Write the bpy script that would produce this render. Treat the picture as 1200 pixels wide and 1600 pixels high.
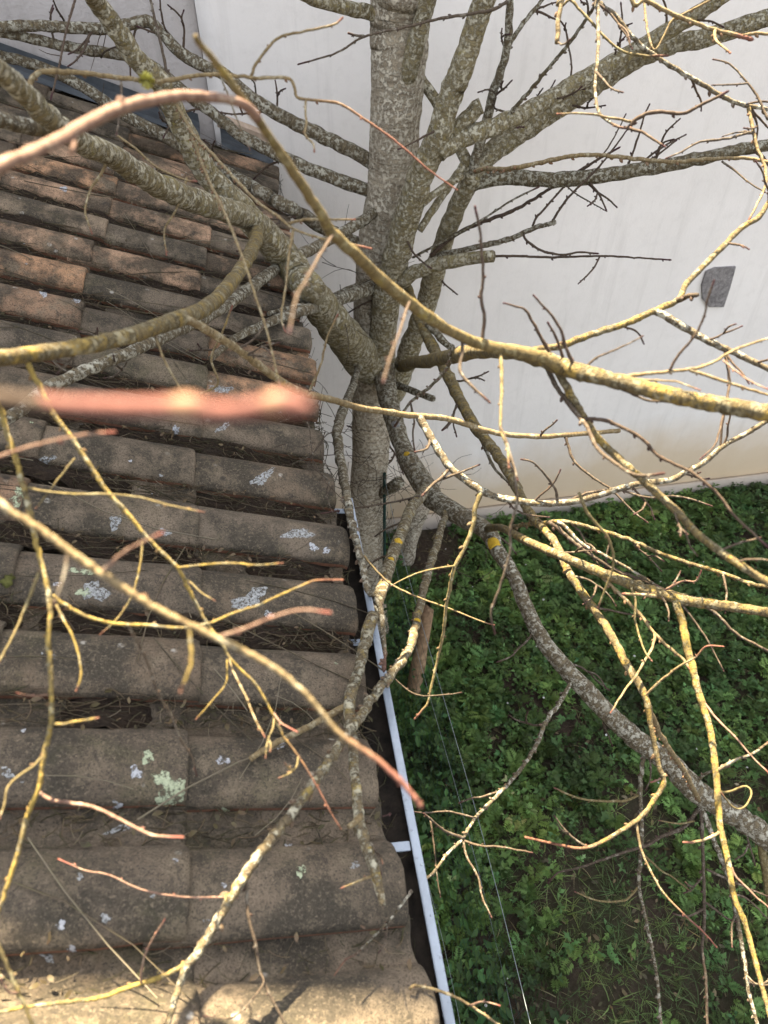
import bpy, bmesh, math, random
import numpy as np
from mathutils import Vector, Matrix, noise

for o in list(bpy.data.objects): bpy.data.objects.remove(o)
random.seed(7); np.random.seed(7)
SC = bpy.context.scene; COL = SC.collection
R = math.radians

# ---------------------------------------------------------------- camera
CZ = 4.38                                     # camera height over the garden
FPX = 1109.0; PITCH = R(44.8); AZ = R(9.6)
fh = np.array([math.sin(AZ), math.cos(AZ), 0]); RV = np.array([math.cos(AZ), -math.sin(AZ), 0])
FV = fh*math.cos(PITCH) + np.array([0, 0, -math.sin(PITCH)])
UV_ = fh*math.sin(PITCH) + np.array([0, 0, math.cos(PITCH)])
cam = bpy.data.cameras.new('camera'); co = bpy.data.objects.new('camera', cam); COL.objects.link(co)
m = Matrix(((RV[0], UV_[0], -FV[0], 0), (RV[1], UV_[1], -FV[1], 0), (RV[2], UV_[2], -FV[2], CZ), (0, 0, 0, 1)))
co.matrix_world = m
cam.sensor_fit = 'VERTICAL'; cam.sensor_height = 24; cam.sensor_width = 18; cam.lens = 24*FPX/1600
cam.clip_start = 0.02; cam.clip_end = 500
cam.dof.use_dof = True; cam.dof.focus_distance = 2.4; cam.dof.aperture_fstop = cam.lens/5.2
SC.camera = co
SC.render.resolution_x, SC.render.resolution_y = 768, 1024

# ---------------------------------------------------------------- daylight
SUN = Vector((-0.10, 1.0, 1.60)).normalized()
w = bpy.data.worlds.new('World'); SC.world = w; w.use_nodes = True
nt = w.node_tree; bg = nt.nodes['Background']
sky = nt.nodes.new('ShaderNodeTexSky'); sky.sky_type = 'NISHITA'; sky.sun_disc = False
sky.sun_elevation = math.asin(SUN.z); sky.sun_rotation = math.atan2(SUN.x, SUN.y)
sky.air_density = 1.0; sky.dust_density = 2.5; sky.ozone_density = 1.0
hs = nt.nodes.new('ShaderNodeHueSaturation'); hs.inputs['Saturation'].default_value = 0.24
nt.links.new(sky.outputs[0], hs.inputs['Color']); nt.links.new(hs.outputs[0], bg.inputs[0]); bg.inputs[1].default_value = 0.07
sl = bpy.data.lights.new('sun', 'SUN'); sl.energy = 5.0; sl.angle = R(0.53); sl.color = (1.0, 0.83, 0.56)
so = bpy.data.objects.new('sun', sl); COL.objects.link(so)
so.rotation_euler = SUN.to_track_quat('Z', 'Y').to_euler(); so.location = (-6, 20, 30)
vs = SC.view_settings; vs.view_transform = 'Standard'; vs.look = 'None'; vs.gamma = 1; vs.exposure = 3.05
vs.use_curve_mapping = False

# ---------------------------------------------------------------- helpers
def ray(x, y): return FV + RV*((x-600)/FPX) - UV_*((y-800)/FPX)
CAMP = np.array([0, 0, CZ])
def at(x, y, d): return CAMP + ray(x, y)*d

class NT:
    def __init__(s, name, rough=0.85):
        s.m = bpy.data.materials.new(name); s.m.use_nodes = True; s.t = s.m.node_tree
        s.b = s.t.nodes['Principled BSDF']; s.b.inputs['Roughness'].default_value = rough
        s.b.inputs['Specular IOR Level'].default_value = 0.25
        s.out = s.t.nodes['Material Output']
    def n(s, typ, **kw):
        nd = s.t.nodes.new(typ)
        for k, v in kw.items():
            if k.startswith('_'): setattr(nd, k[1:], v)
        return nd
    def l(s, a, b): s.t.links.new(a, b)
    def coord(s, kind='Object'): return s.n('ShaderNodeTexCoord').outputs[kind]
    def mapping(s, vec, scale=(1, 1, 1), loc=None):
        mp = s.n('ShaderNodeMapping'); mp.inputs['Scale'].default_value = scale; s.l(vec, mp.inputs[0])
        if loc is not None:
            s.l(loc, mp.inputs[1])
        return mp.outputs[0]
    def noise(s, vec, scale, detail=4, rough=0.6, dist=0.0):
        nd = s.n('ShaderNodeTexNoise'); s.l(vec, nd.inputs['Vector'])
        nd.inputs['Scale'].default_value = scale; nd.inputs['Detail'].default_value = detail
        nd.inputs['Roughness'].default_value = rough; nd.inputs['Distortion'].default_value = dist
        return nd.outputs[0]
    def voro(s, vec, scale, feature='F1'):
        nd = s.n('ShaderNodeTexVoronoi'); nd.feature = feature; s.l(vec, nd.inputs['Vector']); nd.inputs['Scale'].default_value = scale
        return nd.outputs[0]
    def ramp(s, fac, stops):
        nd = s.n('ShaderNodeValToRGB'); e = nd.color_ramp.elements
        while len(e) < len(stops): e.new(0.5)
        for el, (p, c) in zip(e, stops):
            el.position = p
            el.color = (c, c, c, 1) if isinstance(c, (int, float)) else (*c, 1)
        s.l(fac, nd.inputs[0]); return nd.outputs[0]
    def mix(s, fac, a, b, mode='MIX'):
        nd = s.n('ShaderNodeMix'); nd.data_type = 'RGBA'; nd.blend_type = mode
        for v, sock in ((fac, nd.inputs[0]), (a, nd.inputs[6]), (b, nd.inputs[7])):
            if isinstance(v, bpy.types.NodeSocket): s.l(v, sock)
            elif isinstance(v, (int, float)): sock.default_value = v if sock.type == 'VALUE' else (v, v, v, 1)
            else: sock.default_value = (*v, 1)
        return nd.outputs[2]
    def math(s, op, a, b=0.0):
        nd = s.n('ShaderNodeMath'); nd.operation = op
        for v, sock in ((a, nd.inputs[0]), (b, nd.inputs[1])):
            if isinstance(v, bpy.types.NodeSocket): s.l(v, sock)
            else: sock.default_value = v
        return nd.outputs[0]
    def attr(s, name):
        nd = s.n('ShaderNodeAttribute'); nd.attribute_name = name; return nd
    def done(s, col, height=None, bump=0.3, dist=0.01):
        if isinstance(col, bpy.types.NodeSocket): s.l(col, s.b.inputs['Base Color'])
        else: s.b.inputs['Base Color'].default_value = (*col, 1)
        if height is not None:
            bp = s.n('ShaderNodeBump'); bp.inputs['Strength'].default_value = bump; bp.inputs['Distance'].default_value = dist
            s.l(height, bp.inputs['Height']); s.l(bp.outputs[0], s.b.inputs['Normal'])
        return s.m

def mesh_obj(name, verts, faces, mat=None, parent=None, smooth=True, kind=None):
    me = bpy.data.meshes.new(name); me.from_pydata([tuple(v) for v in verts], [], faces)
    if mat: me.materials.append(mat)
    if smooth: me.polygons.foreach_set('use_smooth', [True]*len(me.polygons))
    me.update()
    o = bpy.data.objects.new(name, me); COL.objects.link(o)
    if parent: o.parent = parent
    if kind: o['kind'] = kind
    return o
def np_mesh(name, V, Fc, mat, smooth=True, col=None):
    """V (n,3), Fc (k,3|4) numpy; col (n,3) vertex colour"""
    me = bpy.data.meshes.new(name); k, c = Fc.shape
    me.vertices.add(len(V)); me.vertices.foreach_set('co', V.astype(np.float32).ravel())
    me.loops.add(k*c); me.loops.foreach_set('vertex_index', Fc.astype(np.int32).ravel())
    me.polygons.add(k); me.polygons.foreach_set('loop_start', np.arange(0, k*c, c, dtype=np.int32))
    me.polygons.foreach_set('loop_total', np.full(k, c, dtype=np.int32))
    me.polygons.foreach_set('use_smooth', np.full(k, smooth))
    if col is not None:
        a = me.attributes.new('tint', 'FLOAT_COLOR', 'POINT')
        a.data.foreach_set('color', np.concatenate([col, np.ones((len(col), 1))], 1).astype(np.float32).ravel())
    me.materials.append(mat); me.update(calc_edges=True); me.validate()
    o = bpy.data.objects.new(name, me); COL.objects.link(o); return o
def empty(name, loc, label, cat, group=None):
    o = bpy.data.objects.new(name, None); COL.objects.link(o); o.location = loc; o.empty_display_size = 0.1
    o['label'] = label; o['category'] = cat
    if group: o['group'] = group
    return o
def tag(o, label, cat, group=None):
    o['label'] = label; o['category'] = cat
    if group: o['group'] = group
def box_vf(a, b):
    (x0, y0, z0), (x1, y1, z1) = a, b
    v = [(x0, y0, z0), (x1, y0, z0), (x1, y1, z0), (x0, y1, z0), (x0, y0, z1), (x1, y0, z1), (x1, y1, z1), (x0, y1, z1)]
    return v, [(3, 2, 1, 0), (4, 5, 6, 7), (0, 1, 5, 4), (1, 2, 6, 5), (2, 3, 7, 6), (3, 0, 4, 7)]
def bevel(o, wd=0.004, seg=2):
    bm = bmesh.new(); bm.from_mesh(o.data)
    bmesh.ops.bevel(bm, geom=bm.edges[:], offset=wd, segments=seg, affect='EDGES', profile=0.6)
    bm.to_mesh(o.data); bm.free()
def nz(p, s): return noise.noise(Vector((p[0]*s, p[1]*s, p[2]*s)))

# ---------------------------------------------------------------- materials
def mat_plaster(name, base, dirt, ochre, rough_bump, coarse):
    k = NT(name, 0.9); v = k.coord()
    n1 = k.noise(v, 1.3, 5); n2 = k.noise(v, 14, 6, 0.7); n3 = k.noise(v, coarse, 4, 0.7)
    c = k.mix(k.ramp(n1, [(0.3, 0.0), (0.75, 0.55)]), base, dirt)
    c = k.mix(k.ramp(n2, [(0.50, 0.0), (0.75, 0.45)]), c, dirt)
    drip = k.noise(k.mapping(v, (9, 9, 0.7)), 1.0, 5, 0.7)
    c = k.mix(k.ramp(drip, [(0.53, 0.0), (0.70, 0.6)]), c, dirt)
    pits = k.ramp(k.voro(k.mapping(v, (1, 1, 0.55)), 34), [(0.0, 1.0), (0.06, 0.0)])
    pm = k.math('MULTIPLY', pits, k.ramp(k.noise(v, 3.1, 3), [(0.50, 0.0), (0.60, 1.0)]))
    c = k.mix(k.math('MULTIPLY', pm, 0.6), c, (0.25, 0.23, 0.21))
    # ochre earth splashed over the foot of the wall
    sp = k.n('ShaderNodeSeparateXYZ'); k.l(v, sp.inputs[0])
    hz = k.math('ADD', sp.outputs[2], k.math('MULTIPLY', k.math('SUBTRACT', k.noise(v, 1.1, 5), 0.5), 0.9))
    c = k.mix(k.ramp(hz, [(0.0, 0.95), (0.45, 0.75), (0.92, 0.0)]), c, ochre)
    gz = k.math('ADD', sp.outputs[2], k.math('MULTIPLY', k.noise(v, 2.2, 4), 0.25))
    c = k.mix(k.ramp(gz, [(0.10, 0.9), (0.30, 0.0)]), c, (0.30, 0.27, 0.25))
    h = k.math('SUBTRACT', k.math('ADD', k.math('MULTIPLY', n3, 0.35), k.math('MULTIPLY', n2, 0.5)), k.math('MULTIPLY', pm, 0.6))
    return k.done(c, h, rough_bump, 0.012)
M = {}
M['plaster'] = mat_plaster('white_plaster', (0.85, 0.815, 0.785), (0.68, 0.65, 0.62), (0.58, 0.44, 0.27), 0.35, 90)
M['render'] = mat_plaster('grey_render', (0.52, 0.485, 0.47), (0.36, 0.33, 0.31), (0.45, 0.38, 0.30), 1.0, 70)

def mat_cement():
    k = NT('raw_cement', 0.95); v = k.coord(); n = k.noise(v, 38, 6, 0.75); n2 = k.noise(v, 9, 4)
    c = k.mix(k.ramp(n, [(0.35, 0.0), (0.65, 1.0)]), (0.15, 0.14, 0.14), (0.34, 0.32, 0.315))
    c = k.mix(k.ramp(n2, [(0.6, 0.0), (0.68, 0.7)]), c, (0.05, 0.045, 0.05))
    return k.done(c, n, 0.8, 0.02)
M['cement'] = mat_cement()

def mat_tile():
    k = NT('clay_tile', 0.95)
    oi = k.n('ShaderNodeObjectInfo'); rnd = k.math('MULTIPLY', oi.outputs['Random'], 37.0)
    cx = k.n('ShaderNodeCombineXYZ')
    k.l(rnd, cx.inputs[0]); k.l(rnd, cx.inputs[1])
    v = k.mapping(k.coord(), (1, 1, 1), cx.outputs[0])
    big = k.noise(v, 7, 5, 0.65); mid = k.noise(v, 26, 6, 0.7); grain = k.noise(v, 260, 3, 0.85); grain2 = k.noise(v, 150, 4, 0.85)
    base = k.mix(k.ramp(mid, [(0.3, 0.0), (0.7, 0.6)]), oi.outputs['Color'], k.mix(0.5, oi.outputs['Color'], (0.25, 0.18, 0.12)))
    # grey-black biofilm, strongest in big blotches
    film = k.ramp(big, [(0.40, 0.0), (0.56, 0.9)])
    c = k.mix(film, base, (0.040, 0.035, 0.026))
    c = k.mix(k.ramp(k.noise(v, 11, 6, 0.72), [(0.52, 0.0), (0.66, 0.8)]), c, (0.165, 0.132, 0.092))
    mossy = k.ramp(k.noise(v, 4.2, 5, 0.7), [(0.56, 0.0), (0.72, 0.5)])
    c = k.mix(mossy, c, (0.060, 0.060, 0.026))
    c = k.mix(k.ramp(mid, [(0.56, 0.0), (0.70, 0.85)]), c, (0.036, 0.031, 0.026))
    c = k.mix(k.ramp(grain2, [(0.52, 0.0), (0.66, 0.75)]), c, (0.19, 0.150, 0.108))
    c = k.mix(k.ramp(grain, [(0.36, 0.85), (0.50, 0.0)]), c, (0.024, 0.021, 0.017))
    spots = k.ramp(k.voro(k.mapping(v, (1, 1, 1)), 21), [(0.10, 1.0), (0.17, 0.0)])
    sm = k.math('MULTIPLY', spots, k.ramp(k.noise(v, 5.5, 2), [(0.54, 0.0), (0.60, 0.8)]))
    sm = k.math('MULTIPLY', sm, k.ramp(k.noise(v, 110, 3), [(0.42, 0.2), (0.56, 1.0)]))
    c = k.mix(sm, c, (0.36, 0.34, 0.30))
    dk = k.ramp(k.voro(v, 13), [(0.07, 1.0), (0.16, 0.0)])
    dm = k.math('MULTIPLY', dk, k.ramp(k.noise(v, 6.1, 2), [(0.50, 0.0), (0.58, 0.85)]))
    c = k.mix(dm, c, (0.03, 0.026, 0.022))
    h = k.math('ADD', k.math('ADD', k.math('MULTIPLY', grain, 0.25), k.math('MULTIPLY', grain2, 0.35)), k.math('ADD', k.math('MULTIPLY', mid, 0.6), k.math('MULTIPLY', sm, 0.25)))
    return k.done(c, h, 0.75, 0.006)
M['tile'] = mat_tile()

def mat_simple(name, a, b, scale, rough=0.8, bump=0.3, metal=0.0, dist=0.004):
    k = NT(name, rough); v = k.coord(); n = k.noise(v, scale, 6, 0.7)
    k.b.inputs['Metallic'].default_value = metal
    return k.done(k.mix(k.ramp(n, [(0.35, 0.0), (0.65, 1.0)]), a, b), n, bump, dist)
M['zinc'] = mat_simple('zinc_sheet', (0.045, 0.052, 0.060), (0.085, 0.094, 0.104), 9, 0.55, 0.2, 0.3)
M['dark'] = mat_simple('gutter_dirt', (0.012, 0.010, 0.009), (0.035, 0.028, 0.022), 30, 1.0)
M['masonry'] = mat_simple('shed_masonry', (0.16, 0.14, 0.12), (0.26, 0.23, 0.20), 12, 0.95, 0.8, 0, 0.02)
M['mortar'] = mat_simple('mortar', (0.36, 0.27, 0.20), (0.46, 0.36, 0.28), 40, 0.95, 0.6)
def mat_gutter():
    k = NT('gutter_coating', 0.42); v = k.coord()
    n = k.noise(v, 24, 5, 0.7)
    c = k.mix(k.ramp(n, [(0.42, 0.0), (0.7, 0.45)]), (0.30, 0.345, 0.41), (0.19, 0.21, 0.25))  # blue-grey base also holds the sky's reflection as colour
    dr = k.ramp(k.voro(v, 75), [(0.10, 1.0), (0.24, 0.0)])
    dm = k.math('MULTIPLY', dr, k.ramp(k.noise(v, 16, 2), [(0.45, 0.0), (0.55, 1.0)]))
    c = k.mix(k.math('MULTIPLY', dm, 0.35), c, (0.25, 0.25, 0.25))
    return k.done(c, dm, 0.5, 0.004)
M['gutter'] = mat_gutter()

def mat_bark(name, dark, light, lich, lich_amt, yel, yel_amt, tip, wr=1.0, bump=0.6):
    """dark/light bark, pale lichen crust, yellow crust; 'tip' attribute blends to the young shoot colour"""
    k = NT(name, 0.85); uv = k.coord('UV'); ob = k.coord()
    wv = k.mapping(uv, (16*wr, 110*wr, 1))
    wn = k.noise(wv, 1.0, 5, 0.65, 0.8)
    fine = k.noise(ob, 150, 4, 0.75); blot = k.noise(ob, 55, 6, 0.75); big = k.noise(ob, 6, 4, 0.6)
    c = k.mix(k.ramp(wn, [(0.36, 0.0), (0.60, 1.0)]), dark, light)
    c = k.mix(k.ramp(fine, [(0.35, 0.45), (0.5, 0.0)]), c, tuple(x*0.45 for x in dark))
    e = 0.62-0.34*lich_amt
    lm = k.math('MULTIPLY', k.ramp(blot, [(e, 0.0), (e+0.07, 1.0)]), k.ramp(big, [(0.30, 0.35), (0.55, 1.0)]))
    c = k.mix(k.math('MULTIPLY', lm, 0.85), c, lich)
    e2 = 0.72-0.5*yel_amt
    ym = k.ramp(k.math('ADD', k.math('MULTIPLY', k.noise(ob, 30, 6, 0.75), 0.7), k.math('MULTIPLY', fine, 0.3)), [(e2, 0.0), (e2+0.08, 1.0)])
    c = k.mix(k.math('MULTIPLY', ym, 0.9), c, yel)
    t = k.attr('tip').outputs['Fac']
    c = k.mix(t, c, tip)
    h = k.math('ADD', k.math('MULTIPLY', wn, 0.8), k.math('ADD', k.math('MULTIPLY', lm, 0.5), k.math('MULTIPLY', fine, 0.3)))
    return k.done(c, h, bump, 0.006)
YL = (0.36, 0.265, 0.085)
M['T'] = mat_bark('trunk_bark', (0.15, 0.118, 0.080), (0.38, 0.325, 0.24), (0.58, 0.53, 0.43), 0.44, (0.26, 0.22, 0.10), 0.20, (0.2, .15, .1), 0.55, 1.0)
M['H'] = mat_bark('mixed_lichen_bark', (0.070, 0.053, 0.033), (0.165, 0.13, 0.075), (0.40, 0.38, 0.29), 0.38, (0.28, 0.205, 0.055), 0.36, (0.14, .08, .06), 1.2, 0.9)
M['L'] = mat_bark('limb_bark', (0.090, 0.070, 0.037), (0.25, 0.21, 0.12), (0.50, 0.47, 0.37), 0.40, (0.23, 0.19, 0.06), 0.34, (0.2, .15, .1), 0.8, 1.0)
M['G'] = mat_bark('grey_lichen_bark', (0.060, 0.046, 0.030), (0.150, 0.120, 0.074), (0.44, 0.425, 0.35), 0.38, (0.22, 0.175, 0.05), 0.25, (0.14, .08, .06), 1.2, 0.8)
M['D'] = mat_bark('dark_bark', (0.045, 0.034, 0.022), (0.13, 0.105, 0.06), (0.40, 0.39, 0.32), 0.36, (0.22, 0.18, 0.05), 0.15, (0.09, .05, .045), 1.2)
M['Y'] = mat_bark('yellow_lichen_bark', (0.10, 0.075, 0.033), (0.205, 0.158, 0.068), (0.33, 0.31, 0.22), 0.36, (0.28, 0.20, 0.050), 0.50, (0.18, 0.085, 0.058), 1.2, 0.9)
M['C'] = mat_bark('cream_lichen_bark', (0.075, 0.055, 0.028), (0.165, 0.128, 0.062), (0.27, 0.24, 0.155), 0.38, (0.27, 0.19, 0.050), 0.42, (0.17, 0.08, 0.05), 1.2, 1.0)
M['O'] = mat_bark('olive_twig_bark', (0.085, 0.066, 0.030), (0.165, 0.130, 0.060), (0.27, 0.245, 0.15), 0.26, (0.21, 0.165, 0.055), 0.34, (0.11, 0.055, 0.04), 1.0, 0.3)
M['N'] = mat_bark('brown_twig_bark', (0.042, 0.030, 0.022), (0.090, 0.068, 0.048), (0.20, 0.18, 0.145), 0.25, (0.16, 0.125, 0.05), 0.15, (0.05, 0.025, 0.022), 1.4, 0.4)
M['F'] = mat_bark('near_bough_bark', (0.085, 0.062, 0.027), (0.155, 0.116, 0.050), (0.25, 0.22, 0.12), 0.25, (0.20, 0.16, 0.045), 0.36, (0.2, .12, .08), 1.0, 0.5)
M['K'] = mat_bark('tan_twig_bark', (0.11, 0.078, 0.040), (0.215, 0.162, 0.085), (0.33, 0.29, 0.195), 0.28, (0.28, 0.205, 0.065), 0.30, (0.17, 0.075, 0.055), 1.4, 0.5)
M['R'] = mat_bark('pink_shoot_bark', (0.135, 0.075, 0.055), (0.22, 0.142, 0.105), (0.34, 0.27, 0.20), 0.2, (0.30, 0.21, 0.10), 0.18, (0.20, 0.075, 0.058), 1.4, 0.3)
M['P'] = mat_bark('ruddy_shoot_bark', (0.13, 0.055, 0.045), (0.20, 0.085, 0.068), (0.24, 0.13, 0.10), 0.15, (0.24, 0.15, 0.08), 0.1, (0.30, 0.175, 0.11), 1.0, 0.3)
M['B'] = mat_bark('dark_shoot_bark', (0.045, 0.030, 0.022), (0.085, 0.06, 0.042), (0.16, 0.13, 0.10), 0.1, (0.14, 0.1, 0.04), 0.1, (0.05, 0.022, 0.025), 1.2, 0.3)  # near-black tone also stands for shade on shoots meant to look unlit

def mat_leaf(name, trans=0.35):
    k = NT(name, 0.55); t = k.attr('tint').outputs['Color']
    n = k.noise(k.coord(), 60, 3)
    c = k.mix(k.ramp(n, [(0.3, 0.0), (0.7, 0.35)]), t, k.mix(0.5, t, (0.16, 0.20, 0.04)))
    k.done(c)
    tr = k.n('ShaderNodeBsdfTranslucent'); k.l(c, tr.inputs[0]); mx = k.n('ShaderNodeMixShader'); mx.inputs[0].default_value = trans
    k.l(k.b.outputs[0], mx.inputs[1]); k.l(tr.outputs[0], mx.inputs[2]); k.l(mx.outputs[0], k.out.inputs[0])
    return k.m
M['leaf'] = mat_leaf('green_leaf'); M['dry'] = mat_leaf('dry_litter', 0.1)
def mat_soil():
    k = NT('garden_soil', 1.0); v = k.coord(); n = k.noise(v, 26, 8, 0.75); b = k.noise(v, 1.6, 4)
    c = k.mix(k.ramp(n, [(0.3, 0.0), (0.7, 1.0)]), (0.028, 0.020, 0.014), (0.085, 0.062, 0.044))
    c = k.mix(k.ramp(b, [(0.45, 0.0), (0.6, 0.5)]), c, (0.03, 0.042, 0.014))
    return k.done(c, n, 1.0, 0.04)
M['soil'] = mat_soil()
M['wood'] = mat_simple('weathered_wood', (0.16, 0.10, 0.06), (0.34, 0.23, 0.14), 25, 0.9, 0.7)
M['wire'] = mat_simple('fence_wire', (0.16, 0.19, 0.20), (0.26, 0.30, 0.31), 60, 0.5)
M['netting'] = mat_simple('green_netting', (0.010, 0.032, 0.028), (0.016, 0.046, 0.038), 60, 0.6)

# ---------------------------------------------------------------- ground
GX0, GX1, GY0, GY1 = -60, 60, -60, 60
def gh(x, y): return 0.05*nz((x, y, 0), 0.9) + 0.025*nz((x, y, 3), 3.5)
xs = sorted(set([-60, -20, -8] + list(np.arange(-4, 7.01, 0.11).round(3)) + [9, 20, 60]))
ys = sorted(set([-60, -20, -8] + list(np.arange(-3, 6.01, 0.11).round(3)) + [9, 20, 60]))
V = [(x, y, gh(x, y)) for y in ys for x in xs]; nx = len(xs)
Fg = [(j*nx+i, j*nx+i+1, (j+1)*nx+i+1, (j+1)*nx+i) for j in range(len(ys)-1) for i in range(nx-1)]
mesh_obj('ground', V, Fg, M['soil'], kind='structure')

# ---------------------------------------------------------------- houses behind
WY = 4.12; WXC = -0.20
def wall_grid(x0, x1, z0, z1, y, step, amp, depth):
    nx = max(2, int((x1-x0)/step)); nzv = max(2, int((z1-z0)/step))
    V = []; Fc = []
    for j in range(nzv+1):
        for i in range(nx+1):
            x = x0+(x1-x0)*i/nx; z = z0+(z1-z0)*j/nzv
            V.append((x, y+amp*(nz((x, 5, z), 1.3)+0.5*nz((x, 9, z), 4)), z))
    for j in range(nzv):
        for i in range(nx):
            a = j*(nx+1)+i; Fc.append((a, a+1, a+nx+2, a+nx+1))
    b = len(V)
    V += [(x0, y+depth, z0), (x1, y+depth, z0), (x1, y+depth, z1), (x0, y+depth, z1)]
    Fc.append((b+1, b, b+3, b+2))
    bot = list(range(nx+1)); top = [nzv*(nx+1)+i for i in range(nx+1)]
    lef = [j*(nx+1) for j in range(nzv+1)]; rig = [j*(nx+1)+nx for j in range(nzv+1)]
    Fc += [tuple(bot[::-1]+[b, b+1]), tuple(top+[b+2, b+3]), tuple(lef+[b+3, b]), tuple(rig[::-1]+[b+1, b+2])]
    return V, Fc
def rel(V, o): return [(v[0]-o[0], v[1]-o[1], v[2]-o[2]) for v in V]
TOPG = CZ+4.69; TOPW = CZ+2.26  # unseen wall tops, heights chosen for where their shadow edge falls
hb = (4.0, WY, 0)
white = empty('white_house', hb, 'white plastered house wall behind the tree, with a grey cement patch', 'house')
V, Fc = wall_grid(WXC, 9, -0.3, TOPW, WY, 0.10, 0.006, 6); wo = mesh_obj('wall', rel(V, hb), Fc, M['plaster'], white)
V, Fc = wall_grid(WXC+0.25, 9.2, -0.3, 0.16, WY-0.035, 0.10, 0.012, 0.03)
pl = mesh_obj('footing', rel(V, hb), Fc, M['render'], white)
V, Fc = box_vf((WXC, WY-0.3, TOPW+0.004), (9.4, WY+6.3, TOPW+0.16)); mesh_obj('roof', rel(V, hb), Fc, M['tile'], white, False)  # unseen slab added to finish the shadow-casting wall top
# bare cement patch in the plaster
pc = [(1104, 425), (1118, 419), (1150, 417), (1141, 450), (1131, 480), (1108, 480), (1098, 468), (1097, 446)]
def wall_pt(x, y, yy): v = ray(x, y); return CAMP + v*(yy/v[1])
pf = [wall_pt(x, y, WY-0.018) for x, y in pc]; pb = [wall_pt(x, y, WY-0.018)+np.array([0, 0.03, 0]) for x, y in pc]
n_ = len(pc)
mesh_obj('cement_patch', rel(pf+pb, hb), [tuple(range(n_))[::-1]] + [(i, (i+1) % n_, n_+(i+1) % n_, n_+i) for i in range(n_)], M['cement'], white, False)
gb = (-4.0, WY, 0)
grey = empty('grey_house', gb, 'rough grey rendered house wall above the lead flashing at upper left', 'house')
V, Fc = wall_grid(-9, WXC-0.004, -0.3, TOPG, WY+0.018, 0.12, 0.012, 6); mesh_obj('wall', rel(V, gb), Fc, M['render'], grey)
V, Fc = box_vf((-9.4, WY-0.02, TOPG+0.004), (WXC-0.004, WY+6.3, TOPG+0.18)); mesh_obj('roof', rel(V, gb), Fc, M['tile'], grey, False)  # unseen slab added; its front edge sets the shadow line on the tiles

# ---------------------------------------------------------------- tiled shed
S = 1.4; SLOPE = R(22.0); TS = math.tan(SLOPE)
EX, EZ = 0.0976, CZ-1.4                       # eave line (lower tile lips)
def roof_z(x): return EZ + (EX-x)*TS
PITCHY = 0.2058; LIP0 = 0.36
sb = (-1.5, 1.5, 0)
shed = empty('tiled_shed', sb, 'low shed with an old clay tile roof covered in lichen and twigs', 'shed')
V, Fc = box_vf((-3.2, -0.3, -0.2), (-0.06, WY-0.02, roof_z(-0.06)-0.16))
# sloping top
V = list(V)
V[4] = (-3.2, -0.3, roof_z(-3.2)-0.06); V[7] = (-3.2, WY-0.02, roof_z(-3.2)-0.06)
V[5] = (-0.06, -0.3, roof_z(-0.06)-0.06); V[6] = (-0.06, WY-0.02, roof_z(-0.06)-0.06)
mesh_obj('shed_wall', rel(V, sb), Fc, M['masonry'], shed, False)

M['fired'] = mat_simple('fired_clay_edge', (0.10, 0.048, 0.030), (0.20, 0.095, 0.058), 45, 0.95, 0.6)
TL = 0.435; TW = PITCHY
ROLLW = 0.148
def prof(y):
    """height of the tile top across its width: y=0 near lip ... TW+.02 far edge of the pan"""
    if y <= ROLLW:
        s = max(0.0, math.sin(math.pi*y/ROLLW)); return 0.016 + 0.050*s**0.62 + 0.017*max(0.0, 1-y/0.05)
    q = (y-ROLLW)/(TW+0.018-ROLLW)
    return 0.016 - 0.014*math.sin(min(1, q*1.15)*math.pi)
YS = sorted(set([0, 0.002, 0.006] + [ROLLW*(0.5-0.5*math.cos(math.pi*i/13)) for i in range(1, 14)] + [ROLLW+(TW+0.018-ROLLW)*i/5 for i in range(1, 6)]))
def tile_mesh(seed, na=8):
    rs = random.Random(seed); xsl = [-TL + (TL)*i/(na-1) for i in range(na-1)] + [-0.012, -0.004, 0.0]
    top = []; bot = []
    taper = rs.uniform(-0.012, 0.012); chip = rs.uniform(0.2, 1)
    for x in xsl:
        for y in YS:
            yy = y*(1+taper*x/TL) if y < ROLLW else y
            z = prof(y) + 0.0030*nz((x+seed*3.1, y, seed), 7) + 0.0010*nz((x, y+seed, seed), 34)
            xe = x
            if x > -0.002: z -= 0.0055; xe = x + 0.004*nz((seed*1.7, y, 1), 30)
            elif x > -0.006: z -= 0.0016; xe = x+0.004*nz((seed*1.7, y, 1), 30)
            yj = yy
            if y == 0: z -= 0.004; yj += 0.003*nz((x, seed, 2), 22)
            top.append((xe, yj, z)); bot.append((xe, yj+(0.001 if y < 0.01 else 0), z-0.011))
    n = len(YS); r = len(xsl); V = top+bot; Fc = []; o = len(top)
    for i in range(r-1):
        for j in range(n-1):
            a = i*n+j; Fc.append((a, a+n, a+n+1, a+1)); Fc.append((o+a, o+a+1, o+a+n+1, o+a+n))
    for j in range(n-1):
        a = (r-1)*n+j; Fc.append((a, o+a, o+a+1, a+1)); Fc.append((j, j+1, o+j+1, o+j))
    nsurf = len(Fc)
    for i in range(r-1): a = i*n; Fc.append((a, o+a, o+a+n, a+n))
    nsurf2 = len(Fc)
    for i in range(r-1): a = i*n+n-1; Fc.append((a, a+n, o+a+n, o+a))
    me = bpy.data.meshes.new('roof_tile'); me.from_pydata(V, [], Fc); me.materials.append(M['tile']); me.materials.append(M['fired'])
    me.polygons.foreach_set('material_index', [1 if q >= nsurf and q < nsurf2 else 0 for q in range(len(me.polygons))])
    me.polygons.foreach_set('use_smooth', [True]*len(me.polygons)); me.update()
    try: me.set_sharp_from_angle(angle=R(50))
    except Exception: pass
    return me
TM = [tile_mesh(s) for s in range(9)]
STEP = 0.3665; NCOL = 7
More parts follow.
